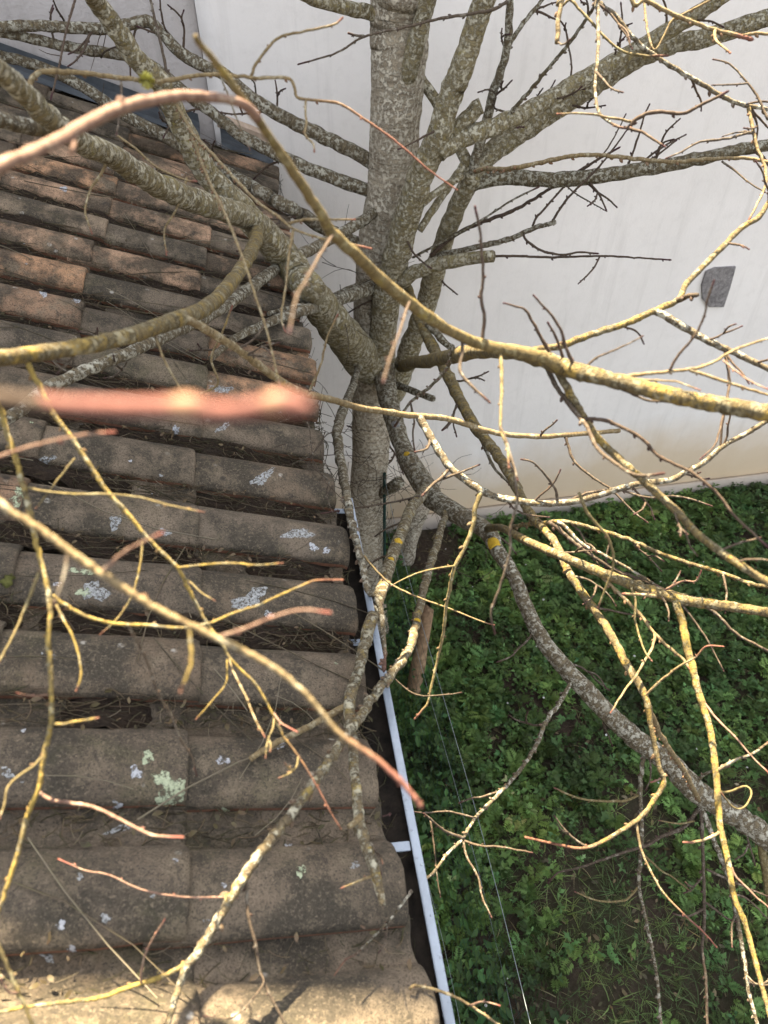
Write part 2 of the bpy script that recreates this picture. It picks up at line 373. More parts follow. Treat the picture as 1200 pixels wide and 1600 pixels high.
GREY = [(0.175, 0.140, 0.103), (0.150, 0.122, 0.092), (0.195, 0.148, 0.103), (0.140, 0.116, 0.089), (0.205, 0.165, 0.122)]
CLAY = [(0.40, 0.225, 0.125), (0.37, 0.235, 0.15), (0.33, 0.20, 0.125)]
rt = random.Random(3); TILES = {}
TILT = R(2.2)
ORANGE = {(2, 9), (2, 10), (2, 4), (1, 13), (1, 15), (0, 13), (0, 11), (0, 15), (1, 16), (3, 13), (0, 7), (2, 14)}
for row in range(-3, 18):
    rowj = rt.uniform(-0.004, 0.004)
    for c in range(NCOL):
        sx = c*STEP + rt.uniform(-0.008, 0.008) + (0.012*math.sin(row*1.3+c))
        xl = EX - 0.008 - sx*math.cos(SLOPE); zl = EZ + sx*math.sin(SLOPE)
        y = LIP0 + row*PITCHY + rowj + rt.uniform(-0.004, 0.004)
        o = bpy.data.objects.new('roof_tile', TM[rt.randrange(len(TM))]); COL.objects.link(o); o.parent = shed
        # local X runs down the slope
        o.location = (xl-sb[0], y-sb[1], zl-sb[2]+0.004)
        o.rotation_euler = (rt.uniform(-0.02, 0.02), SLOPE-TILT+rt.uniform(-0.008, 0.008), rt.uniform(-0.014, 0.014))
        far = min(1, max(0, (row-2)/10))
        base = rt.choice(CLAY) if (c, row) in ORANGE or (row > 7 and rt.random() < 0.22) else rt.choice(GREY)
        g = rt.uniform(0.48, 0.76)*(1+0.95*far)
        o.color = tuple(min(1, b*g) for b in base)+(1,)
        if base in CLAY: o['label'] = 'orange clay roof tile'
        TILES[(c, row)] = o
V, Fc = box_vf((-2.9, -0.28, 0), (0.03, WY-0.03, 0.02))
V = [(v[0], v[1], roof_z(v[0])-0.05+v[2]) for v in V]; mesh_obj('roof_deck', rel(V, sb), Fc, M['masonry'], shed, False)

# flashing strips along the house walls, following the roof slope
def strip(name, x0, x1, lift0, lift1, prof_pts, mat, parent):
    """profile (y, dz) extruded along the slope from x0 to x1"""
    n = len(prof_pts); V = []; K = 8
    for i in range(K+1):
        t = i/K; x = x0+(x1-x0)*t; z = roof_z(x)+lift0+(lift1-lift0)*t
        for (y, dz) in prof_pts: V.append((x, y, z+dz+0.004*nz((x, y, 4), 5)))
    Fc = [(i*n+j, (i+1)*n+j, (i+1)*n+j+1, i*n+j+1) for i in range(K) for j in range(n-1)]
    o = mesh_obj(name, rel(V, sb), Fc, mat, parent, False)
    so_ = o.modifiers.new('thickness', 'SOLIDIFY'); so_.thickness = 0.004
    return o
FP = [(WY-0.012, 0.14), (WY-0.014, 0.10), (WY-0.06, 0.082), (WY-0.12, 0.076), (WY-0.13, 0.055)]
strip('flashing', -2.4, -0.27, 0.0, 0.0, FP, M['zinc'], shed)
FP2 = [(WY-0.012, 0.125), (WY-0.014, 0.09), (WY-0.06, 0.075), (WY-0.11, 0.07), (WY-0.12, 0.05)]
strip('flashing', -0.17, 0.085, 0.0, 0.0, FP2, M['zinc'], shed)
strip('mortar_fillet', -0.18, 0.07, 0.0, 0.0, [(WY-0.004, 0.175), (WY-0.03, 0.16), (WY-0.028, 0.13), (WY-0.018, 0.115)], M['mortar'], shed)

# gutter: trough with a broad rolled rim on the garden side
GXR = 0.147; GZR = EZ-0.022; RIM = 0.0088
GY_0, GY_1 = -0.30, 1.48
def sweep_y(name, pts, y0, y1, K, mat, parent, wob=0.0, closed=False):
    n = len(pts); V = []
    for i in range(K+1):
        y = y0+(y1-y0)*i/K
        for (x, z) in pts: V.append((x+wob*nz((0, y, 1), 0.8), y, z+wob*nz((0, y, 7), 0.9)))
    mnum = n if closed else n-1
    Fc = [(i*n+j, i*n+(j+1) % n, (i+1)*n+(j+1) % n, (i+1)*n+j) for i in range(K) for j in range(mnum)]
    if closed: Fc += [tuple(range(n)), tuple(range(K*n+n-1, K*n-1, -1))]
    return mesh_obj(name, rel(V, sb), Fc, mat, parent)
trough = [(GXR-0.125, GZR+0.012), (GXR-0.125, GZR-0.04)] + [(GXR-0.0625+0.0625*math.cos(a), GZR-0.045+0.055*math.sin(a)) for a in [math.pi+math.pi*i/9 for i in range(10)]] + [(GXR, GZR-0.01), (GXR, GZR)]
gut = sweep_y('gutter', trough, GY_0, GY_1, 30, M['gutter'], shed, 0.008); gm = gut.modifiers.new('t', 'SOLIDIFY'); gm.thickness = 0.003
rim = [(GXR+RIM*math.cos(a)*1.0, GZR+0.002+RIM*0.22*math.copysign(abs(math.sin(a))**0.5, math.sin(a))) for a in [2*math.pi*i/14 for i in range(14)]]
sweep_y('gutter_rim', rim, GY_0, GY_1, 60, M['gutter'], gut, 0.008, True).parent = gut
dirt = [(GXR-0.122, GZR-0.035), (GXR-0.06, GZR-0.055), (GXR-0.003, GZR-0.045)]
sweep_y('gutter_silt', dirt, GY_0, GY_1, 40, M['dark'], gut, 0.01)
for i, yb in enumerate((0.02, 0.505, 0.985, 1.44)):
    V, Fc = box_vf((GXR-0.14, yb-0.009, GZR-0.010), (GXR-0.010, yb+0.009, GZR-0.006)); V = [(v[0], v[1], v[2]+0.35*max(0, GXR-0.06-v[0])) for v in V]
    o = mesh_obj('gutter_bracket', rel(V, sb), Fc, M['gutter'], gut, False); bevel(o, 0.001, 1)

# ---------------------------------------------------------------- lichen rosettes on the tiles
bpy.context.view_layer.update()
DG = bpy.context.evaluated_depsgraph_get()
def mat_lichen(name, a, b, lobes):
    k = NT(name, 0.95); v = k.coord(); n = k.noise(v, 160, 5, 0.85)
    hol = k.ramp(k.noise(v, lobes, 5, 0.8), [(0.41, 0.0), (0.52, 1.0)])
    c = k.mix(k.ramp(n, [(0.35, 0.0), (0.65, 1.0)]), a, b)
    k.done(c, n, 0.8, 0.004)
    tr = k.n('ShaderNodeBsdfTransparent'); mx = k.n('ShaderNodeMixShader'); k.l(hol, mx.inputs[0]); k.l(tr.outputs[0], mx.inputs[1]); k.l(k.b.outputs[0], mx.inputs[2])
    k.l(mx.outputs[0], k.out.inputs[0]); return k.m
M['lg'] = mat_lichen('green_lichen', (0.27, 0.31, 0.20), (0.43, 0.47, 0.33), 60)
M['lb'] = mat_lichen('blue_grey_lichen', (0.15, 0.155, 0.155), (0.42, 0.43, 0.43), 150)
M['lw'] = mat_lichen('white_lichen', (0.30, 0.31, 0.335), (0.44, 0.455, 0.485), 80)
M['moss'] = mat_simple('moss', (0.045, 0.05, 0.012), (0.10, 0.10, 0.03), 90, 1.0, 1.0)
def lichen(px, py, rx, ry, mk, seed, name='lichen', th=0.0012, rot=0.0):
    def cast(x, y):
        d = ray(x, y); ok, loc, nor, idx, ob, mw = SC.ray_cast(DG, Vector(CAMP), Vector(d).normalized())
        return (ok, loc, nor, ob)
    ok, loc, nor, ob = cast(px, py)
    if not ok or not ob.name.startswith('roof_tile'): return
    rs = random.Random(seed); NA, NR = 22, 4; pts = []; org = Vector(loc)
    ph = [rs.uniform(0, 6.28) for _ in range(6)]
    def outl(a): return 0.80+0.20*math.sin(2*a+ph[0])+0.16*math.sin(3*a+ph[1])+0.12*math.sin(5*a+ph[2])+0.10*math.sin(9*a+ph[3])
    ring = [loc+nor*th]
    for r in range(1, NR+1):
        for i in range(NA):
            a = 2*math.pi*i/NA; q = outl(a)*r/NR
            dx = rx*q*math.cos(a); dy = ry*q*math.sin(a)
            x = px+dx*math.cos(rot)-dy*math.sin(rot); y = py+dx*math.sin(rot)+dy*math.cos(rot)
            k2, l2, n2, o2 = cast(x, y)
            if not k2 or o2 != ob or (l2-org).length > 0.25:
                l2 = ring[1+(r-2)*NA+i] if r > 1 else loc; n2 = Vector((0, 0, 0))
                ring.append(Vector(l2)); continue
            ring.append(l2+n2*th*(1.0 if r < NR else 0.35))
    inv = ob.matrix_world.inverted()
    Vv = [tuple(inv @ p) for p in ring]
    Fc = [(0, 1+i, 1+(i+1) % NA) for i in range(NA)]
    for r in range(NR-1):
        for i in range(NA):
            a = 1+r*NA+i; b = 1+r*NA+(i+1) % NA; Fc.append((a, a+NA, b+NA, b))
    mesh_obj(name, Vv, Fc, M[mk], ob)
LP = [(270, 1240, 27, 34, 'lg'), (252, 1216, 14, 16, 'lg'), (258, 1252, 20, 16, 'lg'), (231, 1184, 14, 10, 'lg'), (212, 1207, 13, 11, 'lw'), (148, 924, 22, 20, 'lb'), (132, 925, 14, 10, 'lg'),
      (132, 893, 26, 7, 'lg'), (180, 816, 14, 11, 'lb'), (466, 834, 24, 11, 'lb'), (390, 936, 30, 17, 'lb'), (410, 746, 24, 9, 'lb'), (490, 855, 9, 7, 'lw'), (348, 1188, 12, 8, 'lw'),
      (95, 1446, 9, 9, 'lw'), (470, 1361, 9, 11, 'lg'), (353, 1267, 7, 6, 'lg'), (74, 1495, 14, 8, 'lb'), (112, 1483, 10, 6, 'lw'), (555, 1352, 9, 6, 'lb'), (12, 1208, 15, 8, 'lb'),
      (348, 668, 13, 6, 'lb'), (275, 672, 6, 9, 'lw'), (69, 458, 6, 10, 'lw'), (100, 295, 8, 5, 'lw'), (182, 1262, 12, 6, 'lw'), (185, 1296, 22, 7, 'lb'), (125, 1370, 7, 6, 'lb'),
      (165, 1435, 10, 8, 'lb'), (258, 832, 9, 8, 'lb'), (120, 470, 7, 5, 'lw'), (70, 720, 18, 9, 'lb'), (345, 608, 20, 8, 'lb'), (440, 1165, 8, 5, 'lw'), (510, 860, 8, 5, 'lw'),
      (90, 912, 7, 5, 'lw'), (35, 780, 26, 16, 'lg'), (420, 960, 8, 8, 'lb'), (500, 900, 6, 5, 'lw'), (350, 1383, 5, 5, 'lw'), (450, 1320, 6, 4, 'lw')]
for i, (x, y, a, b, mk) in enumerate(LP): lichen(x, y, a, b, mk, 50+i, rot=random.uniform(-0.5, 0.5))
lichen(11, 908, 13, 11, 'moss', 5, 'moss', 0.006)
for i in range(26):
    x, y = random.uniform(0, 600), random.uniform(300, 1500); q = random.uniform(2, 4.5)*(0.6+y/1600)
    lichen(x, y, q, q*0.7, random.choice(['lb', 'lb', 'lg', 'lw']), 200+i)

# ---------------------------------------------------------------- the tree
TB = (0.62, 3.34, 0.0)
tree = empty('bare_tree', TB, 'leafless lichen-covered tree beside the gutter with boughs spreading over roof and garden', 'tree')
BR = {}
def cr(P, t):
    i = min(int(t), len(P)-2); f = t-i
    p1, p2 = P[i], P[i+1]; p0 = P[i-1] if i > 0 else 2*p1-p2; p3 = P[i+2] if i+2 < len(P) else 2*p2-p1
    return 0.5*((2*p1)+(p2-p0)*f+(2*p0-5*p1+4*p2-p3)*f*f+(3*p1-p0-3*p2+p3)*f**3)
def fill(vals, s):
    known = [(si, v) for si, v in zip(s, vals) if v is not None]
    return np.interp(s, [k[0] for k in known], [k[1] for k in known])
def clamp_pt(p, r):
    v = p-CAMP; t = 1.0
    if p[1] > WY-0.03-r: t = min(t, (WY-0.03-r)/p[1])
    p = CAMP+v*t
    if p[0] < EX+0.06 and p[1] < WY:
        for _ in range(60):
            if p[2] > roof_z(p[0])+0.07+r or p[0] > EX+0.06: break
            t *= 0.985; p = CAMP+v*t
    if p[2] < r+0.02 and t > 0.2: t *= (CZ-r-0.02)/max(1e-6, CZ-p[2]); p = CAMP+v*t
    return p
def tube(name, C, Rr, mat, parent, tipv, rs, sides, buds=0.0, rough=0.08, endbud=True, cut=False):
    """one closed surface along centreline C with radii Rr, nodes and buds included"""
    n = len(C); V = []; Fc = []; uvs = []; tips = []
    T = np.gradient(C, axis=0); T /= np.linalg.norm(T, axis=1)[:, None]+1e-9
    up = np.array([0.31, -0.52, 0.79]); nn = np.cross(T[0], up); nn /= np.linalg.norm(nn)
    L = np.concatenate([[0], np.cumsum(np.linalg.norm(np.diff(C, axis=0), axis=1))]); sd = rs.uniform(0, 99)
    for i in range(n):
        nn = nn-T[i]*np.dot(nn, T[i]); nn /= np.linalg.norm(nn)+1e-9; bb = np.cross(T[i], nn)
        for j in range(sides):
            a = 2*math.pi*j/sides
            q = Rr[i]*(1+rough*(nz((math.cos(a)*1.3+sd, math.sin(a)*1.3, L[i]/max(Rr[i], .004)*0.35), 1.0)*1.6+0.6*nz((math.cos(a)*3+sd, math.sin(a)*3, L[i]/max(Rr[i], .004)*0.9), 1.0)))
            V.append(C[i]+(nn*math.cos(a)+bb*math.sin(a))*q); uvs.append((a*Rr[i], L[i])); tips.append(tipv[i])
    for i in range(n-1):
        for j in range(sides):
            Fc.append((i*sides+j, i*sides+(j+1) % sides, (i+1)*sides+(j+1) % sides, (i+1)*sides+j))
    Fc.append(tuple(range(sides-1, -1, -1)))
    Fc.append(tuple((n-1)*sides+j for j in range(sides)))
    def bud(p, ax, ln, r, tv):
        ax = ax/np.linalg.norm(ax); u = np.cross(ax, up); u /= np.linalg.norm(u)+1e-9; v = np.cross(ax, u); b = len(V); k = 6
        for (f, q) in ((0, 0.62), (0.3, 1.0), (0.62, 0.85), (0.88, 0.42)):
            for j in range(k):
                a = 2*math.pi*j/k; V.append(p+ax*ln*f+(u*math.cos(a)+v*math.sin(a))*r*q); uvs.append((a*r, ln*f)); tips.append(tv)
        V.append(p+ax*ln); uvs.append((0, ln)); tips.append(tv)
        for s_ in range(3):
            for j in range(k): Fc.append((b+s_*k+j, b+s_*k+(j+1) % k, b+(s_+1)*k+(j+1) % k, b+(s_+1)*k+j))
        for j in range(k): Fc.append((b+3*k+j, b+3*k+(j+1) % k, b+4*k))
    if endbud and not cut: bud(C[-1]-T[-1]*Rr[-1]*0.4, T[-1], Rr[-1]*3.6, Rr[-1]*1.15, 1.0)
    if buds > 0:
        d = rs.uniform(0.2, 0.8)*buds; sgn = 1
        while d < L[-1]-buds*0.3:
            i = int(np.searchsorted(L, d)); i = min(max(i, 1), n-2)
            a = rs.uniform(0, 6.28); u = np.cross(T[i], up); u /= np.linalg.norm(u)+1e-9; vv = np.cross(T[i], u)
            side = u*sgn*math.cos(a*0.25)+vv*math.sin(a*0.25); q = Rr[i]
            bl = min(0.014, max(0.004, q*2.3))*rs.uniform(0.7, 1.2)
            bud(C[i]+side*q*0.6, side*0.75+T[i]*0.7, bl, bl*0.33, min(1, tipv[i]+0.45)); sgn = -sgn
            d += buds*rs.uniform(0.7, 1.4)
    Vr = [tuple(p-np.array(TB)) for p in V]
    o = mesh_obj(name, Vr, Fc, mat, parent); me = o.data
    ul = me.uv_layers.new(name='UVMap'); li = np.empty(len(me.loops), dtype=np.int32); me.loops.foreach_get('vertex_index', li)
    ul.data.foreach_set('uv', np.array(uvs, dtype=np.float32)[li].ravel())
    at_ = me.attributes.new('tip', 'FLOAT', 'POINT'); at_.data.foreach_set('value', np.array(tips, dtype=np.float32))
    return o
SEED = [0]
def branch(bid, par, mk, spec, w0, w1, d0=None, d1=None, kind=None, tip=None, cut=False, name=None, buds=None, zig=None):
    SEED[0] += 1; rs = random.Random(SEED[0]*17+3)
    pts = []
    for tok in spec.split():
        q = tok.split(','); pts.append((float(q[0]), float(q[1]), float(q[2]) if len(q) > 2 and q[2] != '-' else None, float(q[3]) if len(q) > 3 else None))
    if bid[0] in 'vV': w0 *= 0.84; w1 *= 0.84
    if 11 <= max(w0, w1) < 16 and not cut: w0 *= 0.88; w1 *= 0.85
    if max(w0, w1) < 11 and not cut: w0 *= 0.80; w1 *= 0.66
    # boughs go on past the frame: taper them out instead of sawing them off, and hang the top ones from their common bough
    if bid in ('U3', 'U5', 'U6', 'U7', 'U8', 'U9'):
        pts[0] = (*pts[0][:2], pts[0][2] or d0, pts[0][3]); pts.insert(0, (985.0, -330.0, 1.6, None)); d0 = 1.6
    xe, ye = pts[-1][:2]
    if (xe > 1201 or xe < -15 or ye > 1601 or ye < -12) and bid not in ('F1', 'S5'):
        vx, vy = xe-pts[-2][0], ye-pts[-2][1]; q_ = 170/math.hypot(vx, vy); de = pts[-1][2] or d1; we = pts[-1][3] or w1
        pts[-1] = (xe, ye, de, we); cvx, cvy = rs.uniform(-0.25, 0.25), rs.uniform(-0.25, 0.25)
        for e_ in (1, 2, 3): pts.append((xe+vx*q_*e_+170*cvx*e_*e_*0.4, ye+vy*q_*e_+170*cvy*e_*e_*0.4, de if e_ == 3 else None, we*(1-0.27*e_)))
        w1 = we*0.2; cut = False
    P = np.array([(p[0], p[1]) for p in pts]); s = np.concatenate([[0], np.cumsum(np.linalg.norm(np.diff(P, axis=0), axis=1))])
    dv = [p[2] for p in pts]; wv = [p[3] for p in pts]
    if bid in ('F1', 'F2', 'F3', 'V3', 'L3', 'L1', 'I2', 'L2'): q_ = 0.80 if bid[0] in 'FV' else 0.88; wv = [x*q_ if x else x for x in wv]; w0 *= q_; w1 *= q_
    if par and par in BR and dv[0] is None and d0 is None:
        pp, pd, pr = BR[par]['px'], BR[par]['d'], BR[par]['w']; i = int(np.argmin(np.linalg.norm(pp-P[0], axis=1))); d0 = pd[i]
    if dv[0] is None: dv[0] = d0
    if dv[-1] is None: dv[-1] = d1 if d1 is not None else dv[0]*rs.uniform(0.92, 0.99)
    if wv[0] is None: wv[0] = w0
    if wv[-1] is None: wv[-1] = w1
    D = fill(dv, s); W = fill(wv, s)
    big = max(w0, w1)
    stp = 5.0 if big < 14 else 7.0
    N = max(4, int(s[-1]/stp)); tt = np.linspace(0, len(P)-1, N)
    # uniform in arc length
    ss = np.linspace(0, s[-1], N); tt = np.interp(ss, s, np.arange(len(P)))
    px = np.array([cr(P, t) for t in tt]); Dd = np.interp(ss, s, D); Ww = np.interp(ss, s, W)
    k = np.ones(5)/5
    if N > 12:
        Dd = np.concatenate([Dd[:2], np.convolve(Dd, k, 'valid'), Dd[-2:]]); 
    if zig is None: zig = 0.10 if big > 20 else 0.12 if big > 10 else 0.26
    rad = Ww*Dd/FPX/2
    C = np.array([clamp_pt(at(px[i, 0], px[i, 1], Dd[i]), rad[i]) for i in range(N)])
    Dc = (C-CAMP) @ FV; rad = Ww*Dc/FPX/2
    for i in range(1, N-1):
        C[i] += rad[i]*zig*np.array([nz((SEED[0], i*0.45, 0), 1), nz((SEED[0], i*0.45, 7), 1), nz((SEED[0], i*0.45, 13), 1)])*2
    # swellings at the nodes
    nd = max(3, int((26 if big < 14 else 50)/stp)); off = rs.randrange(nd)
    for i in range(N):
        j = (i+off) % nd
        rad[i] *= 1+(0.10 if big < 14 else 0.02)*rs.uniform(0.3, 1.3)*(1 if j == 0 else 0.3 if j in (1, nd-1) else 0)
    twig = big < 11
    if tip is None: tip = 0.06 if twig else 0.0
    u = ss/s[-1]; tv = np.clip((u-(1-tip))/max(1e-6, tip*0.6), 0, 1) if tip > 0 else np.zeros(N)
    if cut: tv[:] = 0
    if buds is None: buds = (0.032 if twig else 0.0)
    parent = BR[par]['o'] if (par and par in BR and BR[par]['lvl'] == 1 and twig) else tree
    lvl = 2 if parent is not tree else 1
    nm = name or ('twig' if twig else 'branch')
    sides = 6 if big < 8 else 8 if big < 14 else 12 if big < 26 else 18 if big < 60 else 28
    o = tube(nm, C, rad, M[mk], parent, tv, rs, sides, buds, 0.075 if big > 20 else 0.11, twig, cut)
    BR[bid] = dict(o=o, px=px, d=Dc, w=Ww, lvl=lvl, C=C, r=rad)
    return o
B = branch
# --- trunk and stems
B('T', None, 'T', '632,-40,2.80,100 629,0,2.92,98 622,100,3.07,86 617,200,3.23,78 609,300,3.42,72 592,400,3.63,66 583,500,3.86,62 583,600,4.10,62 579,700,4.38,58 574,800,4.72,56 572,900,5.12,56 571,960,5.42,64 571,985,5.55,70', 98, 70, name='trunk', zig=0.02)
B('S2', 'T', 'L', '775,-50,2.50 757,0,2.58 740,50,2.66 720,110,2.75 700,160,2.84 687,207,2.92 667,250,3.02 650,300,3.13 633,350,3.28 620,400,3.42 607,450,3.58 600,500,3.74 596,560,3.95 590,600,4.08', 34, 44, name='stem')
B('S4', 'T', 'L', '676,-40,2.72 668,0,2.80 658,40,2.87 647,80,2.94 636,118,3.02 626,150,3.12', 26, 30, name='stem')
B('S3', 'T', 'L', '740,272,3.30 717,317,3.45 700,360,3.60 683,410,3.75 667,470,3.95 647,527,4.15 628,580,4.35 605,640,4.5 588,690,4.55', 28, 36, name='stem')
B('S5', 'S3', 'G', '738,272 747,233 760,190 770,147 783,110 793,67 797,0 800,-40', 16, 11, 3.30, 2.75)
B('TC', 'T', 'L', '640,95,3.02 655,120,3.10 685,165,3.18 715,225,3.26 738,270,3.32', 17, 17)
B('TS', 'S2', 'L', '690,222,2.95 713,200,2.95 752,165,2.90', 22, 24, cut=True, buds=0)
B('RB1', 'S2', 'L', '684,240,2.96 700,228 733,212 800,186 867,149 933,111 985,83,2.95 1040,50 1100,15 1140,-14', 28, 22, 2.96, 2.7)
B('RB2', 'S3', 'L', '733,285,3.34 745,262 770,238 800,216 870,170 940,128,3.1 985,98 1040,72 1110,57 1200,27 1260,5', 34, 24, 3.34, 2.8)
B('RB3', 'S3', 'D', '733,290,3.36 750,283 780,277 800,277 867,281 917,277 967,270 1033,260 1100,247 1150,235 1200,227 1260,214', 25, 17, 3.36, 2.9)
B('RS', 'S2', 'L', '625,440,3.5 650,425 677,415,3.4 725,405 771,400,3.25', 24, 18, cut=True, buds=0)
B('TT', 'T', 'L', '592,24,2.93 570,18 530,10 490,0 450,-18', 22, 15, 2.93, 2.7)
# --- limbs to the left
B('L0', 'T', 'L', '588,575,4.0,66 567,558,3.9,62 542,530,3.65,56 518,500,3.4,54 485,455,3.1,50 450,410,2.8,48 425,378,2.6,46 405,358,2.45,44 392,345,2.36,40', 66, 40, name='limb')
B('L1', 'L0', 'L', '400,352,2.40 385,340,2.3 340,325,2.1 290,308,1.92 230,280,1.7 170,240,1.45 135,228,1.32 105,207,1.22 80,188,1.14 40,148,1.02 0,112,0.93 -70,60,0.8', 42, 37, name='limb')
B('L2', 'L0', 'L', '412,368,2.48 388,335 360,308 335,285,2.28 310,250 280,190,2.1 250,130 215,95 185,50 150,0,1.75 120,-45,1.6', 46, 31, name='limb')
B('L3', 'L0', 'C', '402,352,2.42,26 396,385,2.1,24 380,415,1.85,24 350,455,1.5,26 320,482,1.28,28 285,496,1.08,29 207,523,0.97,29 133,541,0.88,28 50,553,0.80,29 0,559,0.76,29 -80,565,0.66,29 -240,560,0.48,30', 26, 30, name='limb')
B('L4', 'T', 'G', '588,330,3.42 555,352 520,372,3.2 490,388 460,402 430,422 400,443,2.5 360,473 320,497 277,517 227,540,1.75 187,557 150,572 110,590 73,607 33,640,1.45 -20,675,1.4', 17, 20)
B('L5', 'T', 'G', '592,444,3.7 560,457 505,477,3.2 467,487 430,500 400,513 365,530,2.3 330,560,2.1', 22, 10)
B('L5b', 'T', 'G', '590,438,3.7 555,448 503,470,3.3 460,480 420,490,2.8', 13, 9)
B('L6', 'T', 'G', '592,268,3.35 578,252 533,227 483,203 433,178 390,151 347,114 320,104 282,82 253,52 232,34 207,36 170,44 120,44 60,40 0,42 -50,44', 22, 15, 3.35, 2.7)
B('L7', 'T', 'G', '592,303,3.42 573,297 533,283 467,257 416,233 373,210 338,181 303,155 277,134 240,105 200,88 150,80 100,72 57,62 0,50 -40,44', 20, 14, 3.42, 2.75)
B('L8', 'T', 'G', '585,392,3.62 560,382 510,358 468,333 433,315 390,290 340,262 290,233 247,207 207,187 167,160 133,138 100,120 50,100 0,87 -40,80', 22, 15, 3.62, 2.8)
B('L9', 'L1', 'G', '120,218 85,206 40,197 0,187 -40,180', 24, 24, None, 1.1)
B('RK', 'T', 'G', '590,545,4.0 560,548 545,548 530,552', 18, 14)
# --- near branches
B('F3', 'R1', 'F', '306,58,0.55,11 312,68,0.56,12 340,102,0.58,13 385,162,0.62,15 420,212,0.66,17 460,272,0.70,19 500,332,0.75,21 520,365,0.78,24 560,402,0.82,23 600,441,0.87,24 650,481,0.92,24 700,515,0.96,22 750,537,1.0,22 800,549,1.02,23 850,560,1.04,25 880,578,1.05,24', 12, 24, cut=True)
B('F2', 'F3', 'R', '402,185,0.63,20 385,166,0.61,18 360,156,0.6,17 330,152,0.58,18 290,150,0.56,20 250,154,0.54,21 200,165,0.51,23 150,185,0.48,24 100,214,0.45,24 60,234,0.43,24 0,259,0.40,25 -90,300,0.36,26', 20, 25, tip=0, buds=0, cut=True)
B('F2a', 'F2', 'R', '200,166,0.51 193,160,0.505 186,156,0.5', 11, 11, buds=0, cut=True)
B('F2b', 'F2', 'R', '116,212,0.46 114,225,0.455 112,238,0.45', 11, 10, buds=0, cut=True)
B('F1', 'L3', 'P', '-900,560,0.5,26 -500,580,0.32,28 -200,600,0.22,30 0,622,0.175,32 100,632,0.165,33 200,636,0.16,34 262,636,0.158,36 296,634,0.157,46 330,642,0.157,36 380,641,0.155,34 415,634,0.155,40 436,630,0.155,46 462,634,0.155,40 486,637,0.155,22', 26, 20, tip=0, buds=0, name='branch', cut=True)
_a = BR['F1']['o'].data.attributes['tip'].data; _nr = len(BR['F1']['px'])
_ring = len(_a)//_nr
for _i, _p in enumerate(BR['F1']['px']):
    _t = max(math.exp(-((_p[0]-290)/18)**2), math.exp(-((_p[0]-428)/14)**2)*0.8)
    for _j in range(_ring): _a[_i*_ring+_j].value = _t
_me = BR['F1']['o'].data; _me.materials.append(M['B'])
for _f in _me.polygons:
    _i = _f.vertices[0]//_ring
    if _i < len(BR['F1']['px']) and BR['F1']['px'][_i][0]+30*math.sin(_f.index*7.3) < 85: _f.material_index = 1
B('V1', 'L3', 'Y', '-60,562,0.68 -30,590,0.72 0,637,0.78 10,673 23,710 33,750 43,783 53,833 63,873 73,913 78,943 78,973 75,1000 78,1033 80,1083 80,1127 72,1167 65,1200 60,1233 43,1273 30,1327 17,1367 0,1417 -25,1480', 13, 12, 0.68, 0.72)
B('V1b', 'V1', 'O', '-20,1450,0.72 0,1483 10,1507 30,1553 50,1600 60,1640', 10, 9, 0.72, 0.74)
B('V2', 'L3', 'Y', '40,555 45,572 67,613 83,647 107,677 127,707 147,737 167,767 200,803 233,843 277,887 293,917 310,950 323,973 347,1007 363,1033 400,1070 423,1110 443,1150 463,1177 480,1203 500,1237 517,1270 532,1294', 13, 4, None, 0.9, tip=0.22, buds=0.03)
B('V3', 'L3', 'K', '-150,562,0.54 -90,680,0.48 0,785,0.46,14 23,803 63,827 107,860,-,15 150,890 200,923 243,950 290,973,-,13 340,997,-,14 400,1027 433,1047 473,1080 500,1110,-,11 527,1143 560,1167 593,1190,-,11 630,1225 652,1252,0.5,12', 14, 11, 0.54, 0.5, tip=0.16, buds=0.05)
# --- right hand branches
B('R1', 'T', 'C', '628,573,4.05,20 650,566,3.3,20 680,562,2.6,21 720,553,1.95,24 760,547,1.55,24 800,550,1.3,24 850,562,1.12,26 880,574,1.06,28 910,582,1.03,27 950,592,1.0,24 1000,605,0.98,24 1050,618,0.96,26 1100,628,0.95,26 1150,637,0.94,27 1200,646,0.93,28 1290,662,0.92,28', 20, 28)
B('R2', 'R1', 'C', '820,552,1.25 840,546 877,540,1.25 923,523 973,507 1020,487,1.3 1060,468 1070,447 1090,425 1110,405 1130,385 1160,355 1185,340 1200,318,1.4 1215,290', 13, 9, 1.25, 1.4)
B('R2s', 'R2', 'N', '1058,469 1075,463 1089,461', 9, 7, cut=True)
B('R2b', 'R2', 'G', '1025,486 1045,497 1075,515 1110,535 1150,552 1200,576 1260,600', 13, 9, None, 1.25)
B('R1b', 'R1', 'K', '962,592 1000,585 1050,580 1090,575 1120,563 1145,548 1180,535 1200,529 1240,520', 8, 5)
B('R1c', 'R1b', 'K', '1078,578 1120,592 1160,605 1200,617 1240,630', 7, 5)
B('R1d', 'R1b', 'R', '1130,563 1150,580 1175,597 1200,608', 4, 3.5)
B('R1e', 'R1b', 'B', '1045,580 1060,555 1085,525 1100,495 1105,470 1112,450 1115,441', 5.5, 4.5)
B('R2c', 'R2b', 'B', '1133,549 1137,575 1140,600 1132,640 1125,670 1117,695 1096,716', 6, 4)
B('R1f', 'R1', 'N', '915,576 930,560 965,545 990,533 1003,526', 5, 3.5)
B('R1g', 'R1', 'N', '935,593 970,607 1010,625 1035,627 1062,631', 7, 4)
B('R1h', 'R1', 'K', '935,590 1000,593 1040,595 1060,597 1092,609', 5, 3.5)
B('R1i', 'R1', 'B', '862,556 853,540 843,523 823,487 810,480 789,474', 8, 4.5)
B('R1j', 'R1', 'B', '880,560 870,530 857,506', 6, 5)
